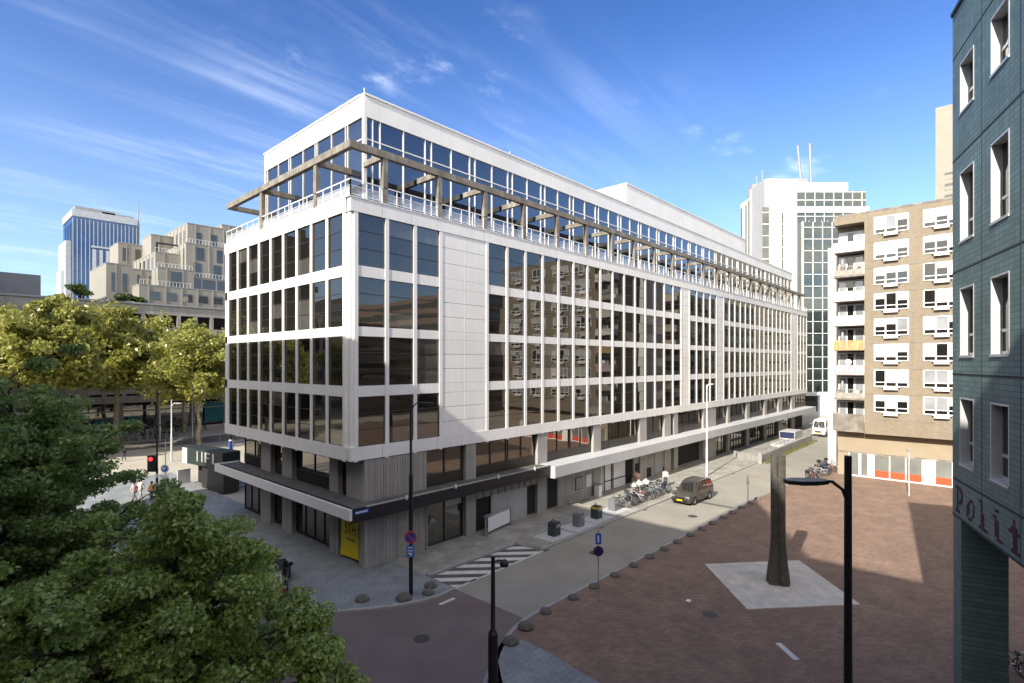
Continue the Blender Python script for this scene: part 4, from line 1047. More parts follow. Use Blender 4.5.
for i,(x,y,s,rz,lb) in enumerate(pl_spots):
    if i in (2,3,6,9):
        if first2: pt2.location = (x,y,0); pt2.rotation_euler = (0,0,rz); pt2.scale = (s,)*3; pt2['label'] = lb; first2 = False
        else: dup(pt2, (x,y,0), rz, lb, GP, s)
    elif i == 0: pt.location = (x,y,0); pt.scale = (s,)*3; pt.rotation_euler = (0,0,rz); pt['label'] = lb
    else: dup(pt, (x,y,0), rz, lb, GP, s)
# shrubs on roofs
def shrub(label, loc, r, h, m, seed):
    rnd = random.Random(seed); T = thing('roof_shrub', label, 'shrub', (0,0,0)); b = MB(); C = []
    for i in range(10):
        a = rnd.uniform(0,6.3); q = (math.cos(a)*r*rnd.uniform(.2,.9), math.sin(a)*r*rnd.uniform(.2,.9), h*rnd.uniform(.4,.9)); b.tube([(0,0,0),q],[.08,.03],5); C.append((*q, r*.4))
    b.build('stem', M['bark_dark'], T); C = np.array(C); V,F = leaves(C[:,:3], C[:,3], 1600, .28, seed); fastmesh('foliage', V, F, [m], parent=T); T.location = loc
shrub('dark spiky shrub on the flat roof under the blue tower', (1.8,90,22.9), 2.2, 2.6, M['leaf_dark'], 3)
shrub('green shrub on the roof edge before the stepped flats', (7.5,89.5,22.9), 1.6, 1.6, M['leaf_bush'], 4)
shrub('reddish green shrub on the roof edge by the corner flat', (9.9,89.3,22.9), 1.3, 1.1, M['leaf_bush'], 5)

# ------------------------------------------------------------------ sculpture
S = MB(); prof = [(0,.60),(.5,.56),(1.2,.47),(2.0,.395),(2.6,.37),(4.5,.37),(7.0,.375)]
n = 12; vs = []
for z,r in prof:
    for j in range(n*2):
        a = 2*math.pi*j/(n*2); k = 1.0 if j % 4 in (1,2,3) else .80
        sq = 1/max(abs(math.cos(a)),abs(math.sin(a)))**.55
        vs.append((r*k*sq*math.cos(a), r*k*sq*math.sin(a), z))
N_ = n*2; fs = [(i*N_+j,i*N_+(j+1)%N_,(i+1)*N_+(j+1)%N_,(i+1)*N_+j) for i in range(len(prof)-1) for j in range(N_)]+[tuple(range(N_-1,-1,-1)), tuple((len(prof)-1)*N_+j for j in range(N_))]
S.add(vs,fs); o = S.build('stone_column', M['granite']); o.location = (15.35,-18.28,.05); o.rotation_euler = (0,0,rad(22))
tag(o, 'tall dark fluted stone sculpture flaring at its foot on the pale slab', 'sculpture')

# ------------------------------------------------------------------ lamps and signs
def lamp(label, loc, H, r0, r1, zsw, arm_dir, arm_len, m, head='flat', hh=0, name='street_lamp'):
    T = thing(name, label, 'street lamp', loc); x,y,z = loc
    b = MB(); b.tube([(x,y,z),(x,y,z+zsw)],r0,12); b.tube([(x,y,z+zsw),(x,y,z+zsw+.06),(x,y,z+H)],[r0,r1,r1*.85],12); b.tube([(x,y,z+.9),(x,y,z+1.0)],r0*1.08,12); b.build('pole', m, T)
    ax,ay = arm_dir
    if head == 'flat':
        b = MB(); b.tube([(x,y,z+H-.9+hh),(x+ax*.12,y+ay*.12,z+H-.60+hh),(x+ax*arm_len*.35,y+ay*arm_len*.35,z+H-.43+hh),(x+ax*arm_len*.5,y+ay*arm_len*.5,z+H-.42+hh)],.035,8); b.build('arm', m, T)
        h_ = MB(frame((x+ax*arm_len*.95,y+ay*arm_len*.95,z+H-.42+hh), math.atan2(ay,ax)))
        h_.prism([(-.5*arm_len,-.06),(-.3*arm_len,-.17),(.15*arm_len,-.21),(.42*arm_len,-.10),(.42*arm_len,.10),(.15*arm_len,.21),(-.3*arm_len,.17),(-.5*arm_len,.06)],-.05,.035)
        h_.prism([(-.25*arm_len,-.11),(.15*arm_len,-.12),(.15*arm_len,.12),(-.25*arm_len,.11)],-.075,-.05,1); h_.build('lamp_head', [m,M['glpale']], T)
    return T
c = campt((848-512)/537.5*11.6, 11.6); lamp('black lamp post rising over the brick square with a flat head on a curved arm', (c[0],c[1],0), 10.1, .085, .085, 5, (-RX,-RY), .98, M['black'], hh=-.13)
L4 = lamp('tall black lamp post with round parking sign before the office corner', (.63,-4.84,.1), 10.2, .105, .075, 6.2, (RX,RY), .8, M['black'], hh=.15)
lamp('tall white lamp post beside the parked dark car', (39.57,-4.2,.1), 9.7, .10, .075, 3, (RX,RY), .5, M['white2'], hh=.5)
# low black lamp in front with a round hanging head
c = campt((493-512)/537.5*16.2, 16.2); T = thing('street_lamp', 'slim black lamp with thick lower post near the crossing', 'street lamp', (c[0],c[1],0))
zt_ = 12.1-193/537.5*16.2; zs_ = 12.1-270/537.5*16.2
b = MB(); b.tube([(c[0],c[1],0),(c[0],c[1],zs_)],.15,14); b.tube([(c[0],c[1],zs_),(c[0],c[1],zs_+.12),(c[0],c[1],zt_)],[.15,.075,.06],12); b.tube([(c[0],c[1],2.5),(c[0],c[1],2.56)],.17,14); b.build('pole', M['black'], T)
b = MB(); b.tube([(c[0],c[1],zt_-.18),(c[0]+RX*.16,c[1]+RY*.16,zt_-.12),(c[0]+RX*.30,c[1]+RY*.30,zt_-.13)],.022,6); b.build('arm', M['black'], T)
b = MB(); b.lathe((c[0]+RX*.34,c[1]+RY*.34,zt_-.32),[(.04,0),(.13,.02),(.14,.10),(.10,.18),(.03,.22)],14); b.build('lamp_head', M['black'], T)
# signs on the tall post
def disc_sign(name, label, c, r, mats, facing, parent=None):
    """round plate: facing = plan direction its front looks to"""
    b = MB(); fx,fy = facing; rx,ry = -fy,fx
    n = 20
    for k,(rr,off,mi) in enumerate(((r,.0,0),(r*.98,.012,1),(r*.76,.016,2))):
        vs = [(c[0]+rx*rr*math.cos(2*math.pi*i/n)+fx*off, c[1]+ry*rr*math.cos(2*math.pi*i/n)+fy*off, c[2]+rr*math.sin(2*math.pi*i/n)) for i in range(n)]
        b.add(vs, [tuple(range(n))], mi)
    return b.build(name, mats, parent), (rx,ry,fx,fy)
def bar(b, c, rx, ry, fx, fy, w, h, ang, off, mi=0, cx=0, cz=0):
    ca, sa = math.cos(ang), math.sin(ang); vs = []
    for (u,v) in ((-w/2,-h/2),(w/2,-h/2),(w/2,h/2),(-w/2,h/2)):
        a = u*ca-v*sa+cx; z = u*sa+v*ca+cz; vs.append((c[0]+rx*a+fx*off, c[1]+ry*a+fy*off, c[2]+z))
    b.add(vs, [(0,1,2,3)], mi)
back = (-FX,-FY)
ps = thing('parking_sign', 'round blue and red no parking sign with blue plate on the tall black post', 'sign', (.63-FX*.13,-4.84-FY*.13,3))
cc = (.63-FX*.13, -4.84-FY*.13, 12.1-174/537.5*27.7)
o,(rx,ry,fx,fy) = disc_sign('sign_disc', '', cc, .33, [M['grey'],M['red'],M['blue']], back, ps)
b = MB(); bar(b, cc, rx,ry,fx,fy, .50,.07, rad(-45), .02); b.build('sign_bar', M['red'], ps)
b = MB(); c2 = (cc[0],cc[1],cc[2]-.72); bar(b,c2,rx,ry,fx,fy,.40,.62,0,.01,0); 
for k in range(3): bar(b,c2,rx,ry,fx,fy,.26,.04,0,.014,1,0,.18-.15*k)
bar(b,c2,rx,ry,fx,fy,.06,.2,rad(30),.016,1,0,-.15); b.build('sign_plate', [mat('sign_light_blue',(.03,.16,.5),.4),M['white2']], ps)
# sign on its own thin pole, seen from behind at the edge of the square
T = thing('street_sign', 'dark blue sign pair on a thin grey pole at the edge of the square', 'sign', (6.6,-12.36,0))
b = MB(); b.tube([(6.6,-12.36,0),(6.6,-12.36,3.75)],.03,8); b.build('pole', M['steel'], T)
cc = (6.6-FX*.04,-12.36-FY*.04, 12.1-188/537.5*27.1)
o,(rx,ry,fx,fy) = disc_sign('sign_disc','',cc,.26,[M['blue'],mat('deep_red_blue',(.10,.02,.06),.5),mat('deep_blue',(.015,.02,.14),.5)],back,T)
o.scale = (1,1,1)
b = MB(); c2 = (cc[0],cc[1],cc[2]+.62); bar(b,c2,rx,ry,fx,fy,.30,.55,0,.0,0); bar(b,c2,rx,ry,fx,fy,.08,.36,0,.006,1); b.build('sign_plate', [mat('bright_sign_blue',(.03,.10,.55),.4),M['white2']], T)
T = thing('marker_post', 'short thin grey post at the sunny edge of the square', 'post', (30.05,-11.67,0)); b = MB(); b.tube([(30.05,-11.67,0),(30.05,-11.67,2.6)],.035,8); b.build('pole', M['grey'], T); b = MB(); b.box(29.98,-11.78,2.0,30.02,-11.56,2.7); b.build('sign_plate', M['steel'], T)
# T lamp by the shop
T = thing('street_lamp', 'short grey lamp with a two armed top before the orange shopfront', 'street lamp', (44.13,-21.04,0)); b = MB(); b.tube([(44.13,-21.04,0),(44.13,-21.04,4.1)],[.06,.045],8); b.build('pole', M['alu'], T)
b = MB(); b.tube([(44.13-RX*.3,-21.04-RY*.3,4.25),(44.13,-21.04,4.08),(44.13+RX*.3,-21.04+RY*.3,4.25)],.05,6); b.lathe((44.13,-21.04,4.05),[(.05,0),(.1,.08),(.04,.2)],8); b.build('lamp_head', M['grey'], T)

# dome bollards
GB_ = 'stone dome bollards along the square'
def bollard(x,y,z,r,label,group=None):
    b = MB(); b.lathe((0,0,0),[(r*1.0,0),(r*1.0,r*.14),(r*.92,r*.34),(r*.74,r*.52),(r*.45,r*.66),(r*.12,r*.71)],14); o = b.build('dome_bollard', mat_boll); o.location = (x,y,z); tag(o,label,'bollard',group); return o
mat_boll = mat('weathered_stone', (.13,.12,.105), .9, var=.25, vs=3, fine=.2, bump=.4)
b0 = bollard(4.0,-11.05,0,.30,'stone dome bollard in the row between the square and the street',GB_)
xs_b = [6.17,8.07,10.14,12.2,14.1,16.0,17.9,19.9,21.8,23.7,25.7,27.6,29.6,31.6,33.5]
for x in xs_b: o = b0.copy(); COL.objects.link(o); o.location = (x,-11.12-.008*(x-6),0); o.rotation_euler = (0,0,x)
for (x,y,z,r,lb) in ((2.2,-11.35,.03,.38,'pale stone dome bollard at the kerb curve by the paved corner'),(.75,-11.75,.03,.37,'largest pale dome bollard on the paved corner'),(4.1,-10.95,0,.25,'small dark dome bollard closest to the kerb curve'),
    (2.0,-4.75,.1,.36,'dome bollard on the corner pavement nearest the striped hatch'),(1.35,-5.35,.1,.33,'dark dome bollard on the kerb of the corner pavement'),(-1.4,-3.5,.1,.36,'dome bollard on the corner pavement nearest the tree'),(.1,-4.95,.1,.42,'broad pale stone dome beside the tall black post')): bollard(x,y,z,r,lb)

# underground container tops
def bin_(x,y,mm,label,top=None):
    T = thing('waste_container', label, 'bin', (x,y,.1)); b = MB()
    b.box(x-1.35,y-.85,.1,x+1.15,y+.85,.13); b.build('pad', M['steelpad'], T)
    b = MB(); b.prism([(x-.36,y-.3),(x+.28,y-.3),(x+.34,y-.24),(x+.34,y+.28),(x+.28,y+.34),(x-.36,y+.34),(x-.42,y+.28),(x-.42,y-.24)],.13,.98); b.prism([(x-.32,y-.26),(x+.24,y-.26),(x+.24,y+.30),(x-.32,y+.30)],.98,1.06,0); b.build('body', mm, T)
    b = MB(); b.box(x-.26,y-.36,.72,x+.16,y-.28,.94); b.build('hatch', M['steel'], T)
    b = MB(); b.tube([(x-.05,y+.1,1.04),(x-.05,y+.1,1.28)],.06,8); b.build('grip', M['steel'], T)
    if top: b = MB(); b.box(x-.43,y-.31,.88,x+.35,y+.35,.985); b.build('rim', top, T)
M['steelpad'] = mat('galvanised_pad', (.50,.51,.52), .6, var=.15, vs=2)
dk = mat('container_dark', (.035,.045,.055), .5); gy = mat('container_grey', (.17,.175,.19), .5)
bin_(13.3,-4.35,dk,'dark waste container nearest the striped hatch'); bin_(16.2,-4.35,gy,'grey waste container between the two dark ones')
bin_(18.8,-4.2,dk,'dark waste container with a yellow rim', mat('yellow_rim',(.62,.48,.03),.5)); bin_(21.6,-4.0,gy,'grey waste container beside the bicycle rack')
# white board on a frame, barrier and bin against the wall
T = thing('board_stand', 'low white board in a grey frame against the shop wall', 'board', (10.9,-.9,.1)); 
p0 = (9.9,-.95); p1 = (13.0,-.45)
b = MB()
for t_ in (0,1):
    x = p0[0]+(p1[0]-p0[0])*t_; y = p0[1]+(p1[1]-p0[1])*t_; b.box(x-.04,y-.04,.1,x+.04,y+.04,1.42); b.box(x-.04,y-.3,.1,x+.04,y+.5,.16)
b.tube([(p0[0],p0[1],1.4),(p1[0],p1[1],1.4)],.04,6); b.tube([(p0[0],p0[1]+.25,1.4),(p1[0],p1[1]+.25,1.4)],.03,6); b.build('frame', M['steel'], T)
b = MB(); b.add([(p0[0]+.25,p0[1],.32),(p1[0]-.12,p1[1]-.02,.32),(p1[0]-.12,p1[1]-.02,1.3),(p0[0]+.25,p0[1],1.3),(p0[0]+.25,p0[1]+.04,.32),(p1[0]-.12,p1[1]+.02,.32),(p1[0]-.12,p1[1]+.02,1.3),(p0[0]+.25,p0[1]+.04,1.3)],[(0,1,2,3),(7,6,5,4),(0,4,5,1),(3,2,6,7),(0,3,7,4),(1,5,6,2)]); b.build('board', M['white2'], T)
T = thing('crowd_barrier', 'metal crowd barrier leaning by the shuttered wall', 'barrier', (21.5,-.4,.1)); b = MB()
for z in (.3,1.1): b.tube([(20.2,-.45,z),(23.2,-.45,z)],.025,6)
for k in range(16): b.tube([(20.2+k*.2,-.45,.3),(20.2+k*.2,-.45,1.1)],.012,5)
b.build('bars', M['steel'], T); b = MB()
for x in (20.4,23.0): b.box(x,-.75,.1,x+.05,-.15,.15); b.tube([(x,-.45,.1),(x,-.45,.3)],.02,5)
b.build('leg', M['steel'], T)
T = thing('litter_bin', 'small white bin standing against the pillar by the barrier', 'bin', (24.6,-.45,.1)); b = MB(); b.prism([(24.3,-.75),(24.8,-.75),(24.8,-.25),(24.3,-.25)],.1,1.15); b.build('body', M['white2'], T); b = MB(); b.box(24.25,-.8,1.15,24.85,-.2,1.22); b.build('lid', M['grey'], T)
# rubbish: white bags and a crumpled box
bagm = mat('white_plastic', (.5,.49,.47), .5); rnd = random.Random(4)
def blob(name, c, r, m, label, cat, seed, group=None):
    rr = random.Random(seed); b = MB(); prof = [(.35,0),(.95,.12),(1,.45),(.85,.8),(.5,1.0),(.18,1.12),(.25,1.3)]
    vs = []; n = 12; ph_ = rr.uniform(0,6)
    for a_,z in prof:
        for j in range(n): a = 2*math.pi*j/n; k = a_*r*(1+.12*math.sin(3*a+ph_+z*3)+rr.uniform(-.06,.06)); vs.append((k*math.cos(a),k*math.sin(a),z*r*.95))
    b.add(vs,[(i*n+j,i*n+(j+1)%n,(i+1)*n+(j+1)%n,(i+1)*n+j) for i in range(len(prof)-1) for j in range(n)]+[tuple(range(n-1,-1,-1)),tuple((len(prof)-1)*n+j for j in range(n))],0,True)
    o = b.build(name,m); o.location = c; tag(o,label,cat,group); return o
blob('rubbish_bag',(29.9,-1.0,.1),.42,bagm,'white rubbish bag nearest the wall panel frame','bag',1)
blob('rubbish_bag',(30.7,-1.15,.1),.5,bagm,'large white rubbish bag at the front of the pile','bag',2)
blob('rubbish_bag',(31.9,-1.25,.1),.45,bagm,'flat white rubbish bag at the end of the pile','bag',3)
o = MB().prism([(31.0,-.8),(31.9,-.7),(31.8,-.15),(30.95,-.2)],.1,.75).build('cardboard_box', mat('cardboard',(.5,.36,.22),.9)); tag(o,'brown cardboard box behind the white rubbish bags','box')
blob('rubbish_bag',(31.4,-.45,.76),.42,mat('pink_plastic',(.68,.42,.33),.5),'pinkish bag on top of the cardboard box','bag',7)

# ------------------------------------------------------------------ bicycles
def make_bike(mf_, label, group, cat='bicycle', basket=False):
    T = thing('bicycle', label, cat, (0,0,0), 0, group)
    for x in (-.52,.52):
        b = MB(); n = 18; k = 5; vs = []
        for i in range(n):
            a = 2*math.pi*i/n
            for j in range(k): c_ = 2*math.pi*j/k; r = .33+.022*math.cos(c_); vs.append((x+r*math.cos(a), .022*math.sin(c_), .345+r*math.sin(a)))
        b.add(vs,[(i*k+j,i*k+(j+1)%k,((i+1)%n)*k+(j+1)%k,((i+1)%n)*k+j) for i in range(n) for j in range(k)],0,True)
        wl_ = b.build('wheel', M['rubber'], T); b = MB()
        for i in range(6): a = math.pi*i/6; b.tube([(x-.32*math.cos(a),0,.345-.32*math.sin(a)),(x+.32*math.cos(a),0,.345+.32*math.sin(a))],.005,3,0,False)
        b.tube([(x,-.05,.345),(x,.05,.345)],.03,6); b.build('spokes', M['steel'], wl_)
    b = MB()
    for p,q in (((-.52,0,.345),(-.10,0,.30)),((-.10,0,.30),(.36,0,.80)),((-.10,0,.30),(-.22,0,.85)),((-.22,0,.78),(.34,0,.88)),((-.52,0,.345),(-.21,0,.74)),((.34,0,.95),(.52,0,.345))): b.tube([p,q],.020,6)
    b.box(-.78,-.07,.70,-.30,.07,.72); b.tube([(-.75,0,.70),(-.52,0,.345)],.01,4); b.build('frame', mf_, T)
    b = MB(); b.tube([(.34,0,.92),(.31,0,1.06),(.22,.26,1.08),(.08,.28,1.05)],.014,5); b.tube([(.31,0,1.06),(.22,-.26,1.08),(.08,-.28,1.05)],.014,5); b.build('handlebar', M['steel'], T)
    b = MB(); b.prism([(-.36,-.08),(-.30,-.10),(-.08,-.02),(-.08,.02),(-.30,.10),(-.36,.08)],.90,.96); b.build('saddle', M['rubber'], T)
    b = MB(); b.tube([(-.16,-.09,.30),(-.06,.09,.30)],.012,4); b.box(-.20,-.14,.16,-.10,-.06,.19); b.box(-.12,.06,.42,-.02,.14,.45); b.build('pedals', M['steel'], T)
    if basket: b = MB(); b.box(.42,-.17,.72,.72,.17,.98); b.build('basket', M['rubber'], T)
    return T
cols = [('black',mat('bike_black',(.02,.02,.022),.4)),('silver',mat('bike_silver',(.45,.46,.48),.35,metal=.4)),('dark blue',mat('bike_blue',(.03,.06,.18),.4)),('red',mat('bike_red',(.35,.04,.04),.4)),('green',mat('bike_green',(.05,.14,.10),.4)),('white',mat('bike_white',(.62,.62,.60),.4))]
protos = []; used = set()
for i,(cn_,cm) in enumerate(cols): protos.append((cn_, make_bike(cm, '', '', basket=i in (0,2,4))))
def bike(x,y,z,rz,ci,label,group,lean=0):
    cn_,p = protos[ci]
    if ci not in used:
        used.add(ci); p.location = (x,y,z); p.rotation_euler = (lean,0,rz); p['label'] = label; p['group'] = group; return p
    o = dup(p,(x,y,z),rz,label,group); o.rotation_euler = (lean,0,rz); return o
rnd = random.Random(12); seq = [0,1,1,2,0,5,1,3,0,1,4,0,5,1,2,0,1,0]
for i in range(18):
    x = 22.9+i*.44+rnd.uniform(-.08,.08); c_ = seq[i]; bike(x,-3.95+rnd.uniform(-.15,.15),.1,rad(90+rnd.uniform(-14,14)+(180 if i % 3 == 0 else 0)),c_,f'{cols[c_][0]} bicycle parked in the dense rack between the grey container and the dark car','bicycles in the street rack, '+cols[c_][0],rad(rnd.uniform(-7,7)))
for i in range(12):
    x = 45.2+i*.85; c_ = [0,3,0,1,5,0,2,1,3,0,1,0][i]; bike(x,-12.6+rnd.uniform(-.3,.3),0,rad(70+rnd.uniform(-25,25)),c_,f'{cols[c_][0]} bicycle in the cluster by the white end wall','bicycles by the white end wall, '+cols[c_][0],rad(rnd.uniform(-8,8)))
for i in range(7):
    c_ = [0,0,1,0,4,0,2][i]; bike(11.7+rnd.uniform(-.5,.5)+i*.18,-27.2-i*.55,0,rad(20+rnd.uniform(-30,30)),c_,f'{cols[c_][0]} bicycle in the shade behind the teal column','bicycles behind the teal column, '+cols[c_][0],rad(rnd.uniform(-8,8)))
k = 0
for row,(yy,x0_,n_) in enumerate(((83.5,-4,30),(79.5,2,22),(72.5,0,16))):
    for i in range(n_):
        c_ = rnd.choice([0,0,1,2,3,1,5,4]); bike(x0_+i*.75+rnd.uniform(-.2,.2),yy+rnd.uniform(-.3,.3),0,rad(90+rnd.uniform(-20,20)),c_,f'{cols[c_][0]} bicycle parked '+('against the stone row' if row == 0 else 'between the plane trees and the stone row' if row == 1 else 'in the front line under the plane trees'),f'{cols[c_][0]} bicycles of far line '+'abc'[row],rad(rnd.uniform(-6,6)))
# dark tarpaulin covered scooter among them
o = MB(); o.add([(50.6,-12.9,0),(52.6,-12.9,0),(52.6,-12.2,0),(50.6,-12.2,0),(50.9,-12.7,.95),(51.7,-12.75,1.15),(51.7,-12.4,1.15),(50.9,-12.4,.95),(52.4,-12.6,.8),(52.4,-12.45,.8)],[(0,1,8,5,4),(2,3,7,6,9),(1,2,9,8),(3,0,4,7),(4,5,6,7),(5,8,9,6)]); o = o.build('covered_scooter', mat('tarpaulin',(.03,.03,.045),.6)); tag(o,'scooter under a dark cover among the bicycles by the white wall','scooter')

# ------------------------------------------------------------------ vehicles
def car(label, loc, rz, Lc, Wc, Hc, paint, style='suv', lights=True, plate=M['yellow'], name='parked_car', cat='car', belt=.58, hood=.27, rear=.02, livery=None):
    """local x forward, origin under the middle"""
    T = thing(name, label, cat, (0,0,0)); h = Hc; hw = Wc/2; zb = .22*1.0
    zh = h*belt
    # lower body stations (x, half width, top z)
    fr = Lc/2; st = [(-fr,hw*.86,zh*.95,zb+.12),(-fr+.12,hw*.95,zh*1.0,zb),(-fr+.7,hw,zh*1.01,zb),(0,hw,zh*1.0,zb),(fr-Lc*hood-.1,hw,zh*.99,zb),(fr-.55,hw*.97,zh*.90,zb),(fr-.14,hw*.90,zh*.80,zb),(fr,hw*.78,zh*.62,zb+.12)]
    if style == 'van': st = [(-fr,hw*.96,zh*1.0,zb),(-fr+.1,hw,zh,zb),(0,hw,zh,zb),(fr-1.3,hw,zh*.99,zb),(fr-.9,hw*.98,zh*.93,zb),(fr-.2,hw*.93,zh*.66,zb),(fr,hw*.84,zh*.5,zb+.1)]
    b = MB(); ring = []
    for (x,w2,zt2,z0) in st:
        ring.append([(x,-w2*.92,z0),(x,-w2,z0+.15),(x,-w2,zt2-.22),(x,-w2*.93,zt2),(x,w2*.93,zt2),(x,w2,zt2-.22),(x,w2,z0+.15),(x,w2*.92,z0)])
    vs = [p for r in ring for p in r]; n = 8
    fs = [(i*n+j,(i+1)*n+j,(i+1)*n+(j+1)%n,i*n+(j+1)%n) for i in range(len(ring)-1) for j in range(n)]+[tuple(range(n)), tuple((len(ring)-1)*n+j for j in range(n-1,-1,-1))]
    b.add(vs,fs,0,False); body = b.build('body', paint, T)
    mod = body.modifiers.new('bevel','BEVEL'); mod.width = .05; mod.segments = 2; mod.limit_method = 'ANGLE'
    # greenhouse
    if style == 'van': gh = [(-fr+.02,hw*.95,zh-.03),(-fr+.10,hw*.86,h),(fr-1.75,hw*.86,h),(fr-1.2,hw*.84,h-.18),(fr-.75,hw*.93,zh-.08)]
    else: gh = [(-fr+.06,hw*.90,zh-.03),(-fr+.42,hw*.76,h-.06),(-fr+.9,hw*.79,h),(fr-Lc*hood-1.05,hw*.78,h-.02),(fr-Lc*hood-.75,hw*.76,h-.10),(fr-Lc*hood+.05,hw*.90,zh-.06)]
    b = MB(); k = len(gh); L_ = [(x,-w2,z) for x,w2,z in gh]; R2 = [(x,w2,z) for x,w2,z in gh]
    b.add(L_+R2, [tuple(range(k-1,-1,-1)), tuple(range(k,2*k))]+[(i,i+1,k+i+1,k+i) for i in range(k-1)]+[(k-1,0,k,2*k-1)], 0)
    if style == 'van':
        gm = b.build('cabin', paint, T); b = MB(); x0,w0,z0 = gh[-1]; x1,w1,z1 = gh[-2]
        e = .015
        b.add([(x0+e,-w0*.88,z0+.08),(x0+e,w0*.88,z0+.08),(x1+.04+e,w1*.9,z1-.05),(x1+.04+e,-w1*.9,z1-.05)],[(0,1,2,3)])
        for s in (-1,1): b.add([(fr-1.0,s*(hw*.93+.01),zh+.0),(fr-2.0,s*(hw*.95+.01),zh+.0),(fr-2.0,s*(hw*.885+.01),h-.45),(fr-1.25,s*(hw*.885+.01),h-.45)],[(0,1,2,3) if s > 0 else (3,2,1,0)])
        b.add([(-fr-.005,-hw*.7,zh+.1),(-fr-.005,hw*.7,zh+.1),(-fr+.05,hw*.65,h-.35),(-fr+.05,-hw*.65,h-.35)],[(3,2,1,0)])
        b.build('window', M['glshop'], T)
    else:
        gm = b.build('window', M['gl'], T)
        b = MB(); 
        b.add([(gh[1][0]-.02,-gh[1][1]-.01,gh[1][2]+.012),(gh[2][0],-gh[2][1]-.01,gh[2][2]+.025),(gh[3][0],-gh[3][1]-.01,gh[3][2]+.025),(gh[4][0],-gh[4][1]-.01,gh[4][2]+.012),
               (gh[4][0],gh[4][1]+.01,gh[4][2]+.012),(gh[3][0],gh[3][1]+.01,gh[3][2]+.025),(gh[2][0],gh[2][1]+.01,gh[2][2]+.025),(gh[1][0]-.02,gh[1][1]+.01,gh[1][2]+.012)],[(0,1,6,7),(1,2,5,6),(2,3,4,5)])
        for s in (-1,1):
            for (i0,i1,t) in ((0,1,.0),(5,4,.0)): b.tube([(gh[i0][0],s*gh[i0][1],gh[i0][2]),(gh[i1][0],s*(gh[i1][1]+.005),gh[i1][2])],.045,5)
            for xm in (-.25*Lc/4.5-.05, .0): 
                pass
            for xm in (-Lc*.20,-Lc*.0+.05): b.tube([(xm,s*(gh[2][1]+.105*.9),zh-.02),(xm-.02,s*(gh[2][1]+.01),h-.03)],.035,5)
        b.build('roof', paint, T)
    wx = Lc*.30
    for sx in (-1,1):
        for s in (-1,1):
            b = MB(); b.lathe((sx*wx,s*(hw-.11),.33),[(.18,-.11),(.31,-.11),(.335,-.06),(.335,.06),(.31,.11),(.18,.11)],18,0,False,'Y'); wo_ = b.build('wheel', M['rubber'], T)
            b = MB(); b.lathe((sx*wx,s*(hw-.005),.33),[(.02,-.02),(.2,-.02),(.2,.0),(.02,.012)],12,0,False,'Y')
            for q in range(5): a = q*1.2566; b.tube([(sx*wx,s*(hw+.005),.33),(sx*wx+.18*math.cos(a),s*(hw+.005),.33+.18*math.sin(a))],.022,4)
            b.build('rim', M['steel'], wo_)
            b = MB(); b.lathe((sx*wx,s*(hw-.0),.36),[(.02,-.05),(.39,-.05),(.39,.004),(.02,.004)],18,0,False,'Y'); b.build('wheel_arch', M['rubber'], T)
    for s in (-1,1): MB().box(fr-.22,s*hw*.55,zh*.60,fr-.05,s*hw*.88,zh*.76).build('headlight', M['glpale'], T)
    for s in (-1,1): MB().box(-fr-.01,s*hw*.7,zh*.6,-fr+.1,s*hw*.9,zh*.92).build('tail_light', M['red'], T)
    b = MB(); b.box(fr-.05,-hw*.45,zh*.45,fr+.012,hw*.45,zh*.66); b.box(fr-.06,-hw*.7,zb+.10,fr+.006,hw*.7,zb+.2); b.build('grille', M['black'], T)
    b = MB(); b.box(fr,-.26,zh*.38,fr+.03,.26,zh*.38+.11); b.box(-fr-.025,-.26,zh*.5,-fr,.26,zh*.5+.11); b.build('number_plate', plate, T)
    b = MB()
    for s in (-1,1): b.box(fr-Lc*hood-.35,s*(hw+.0),zh*.98,fr-Lc*hood-.2,s*(hw+.2),zh*.98+.14)
    b.build('mirror', paint, T)
    if style == 'suv':
        b = MB()
        for s in (-1,1): b.tube([(gh[2][0],s*hw*.72,h+.0),(gh[2][0]+.1,s*hw*.72,h+.06),(gh[3][0]-.1,s*hw*.72,h+.06),(gh[3][0],s*hw*.72,h)],.018,5)
        b.build('roof_rail', M['steel'], T)
    if livery:
        b = MB()
        for s in (-1,1):
            for q in range(7): b.add([(-fr*.8+q*.45,s*(hw+.004),.5),(-fr*.8+q*.45+.22,s*(hw+.004),.5),(-fr*.8+q*.45+.42,s*(hw+.004),.8),(-fr*.8+q*.45+.2,s*(hw+.004),.8)],[(0,1,2,3)],q % 2)
        b.build('livery', livery, T)
    T.location = loc; T.rotation_euler = (0,0,rz); return T
car('dark grey sport utility car with a yellow plate parked beside the bicycle rack', (29.4,-7.15,0), rad(180-2), 4.75, 1.86, 1.78, mat('dark_car_paint',(.095,.085,.078),.25,metal=.4), plate=mat('yellow_plate',(.75,.58,.02),.5))
car('white high roofed van at the far end of the street', (85.0,-4.9,.1), rad(181), 5.6, 2.05, 2.6, M['white2'], 'van', name='delivery_van', cat='van', belt=.52)
car('dark car with blue and red striping half hidden by the bright green tree', (-3.9,1.4,.1), rad(62), 4.3, 1.75, 1.5, mat('black_car_paint',(.02,.02,.025),.25,metal=.3), 'hatch', livery=[mat('livery_blue',(.05,.2,.45),.4),M['red']])
car('white car on the tram road across the street corner', (-9.5,36.5,0), rad(0), 4.4, 1.76, 1.48, M['white2'], 'hatch')
car('silver car standing on the street beyond the white office block', (14.0,37.5,0), rad(180), 4.3, 1.75, 1.5, mat('silver_paint',(.4,.4,.42),.3,metal=.5), 'hatch')
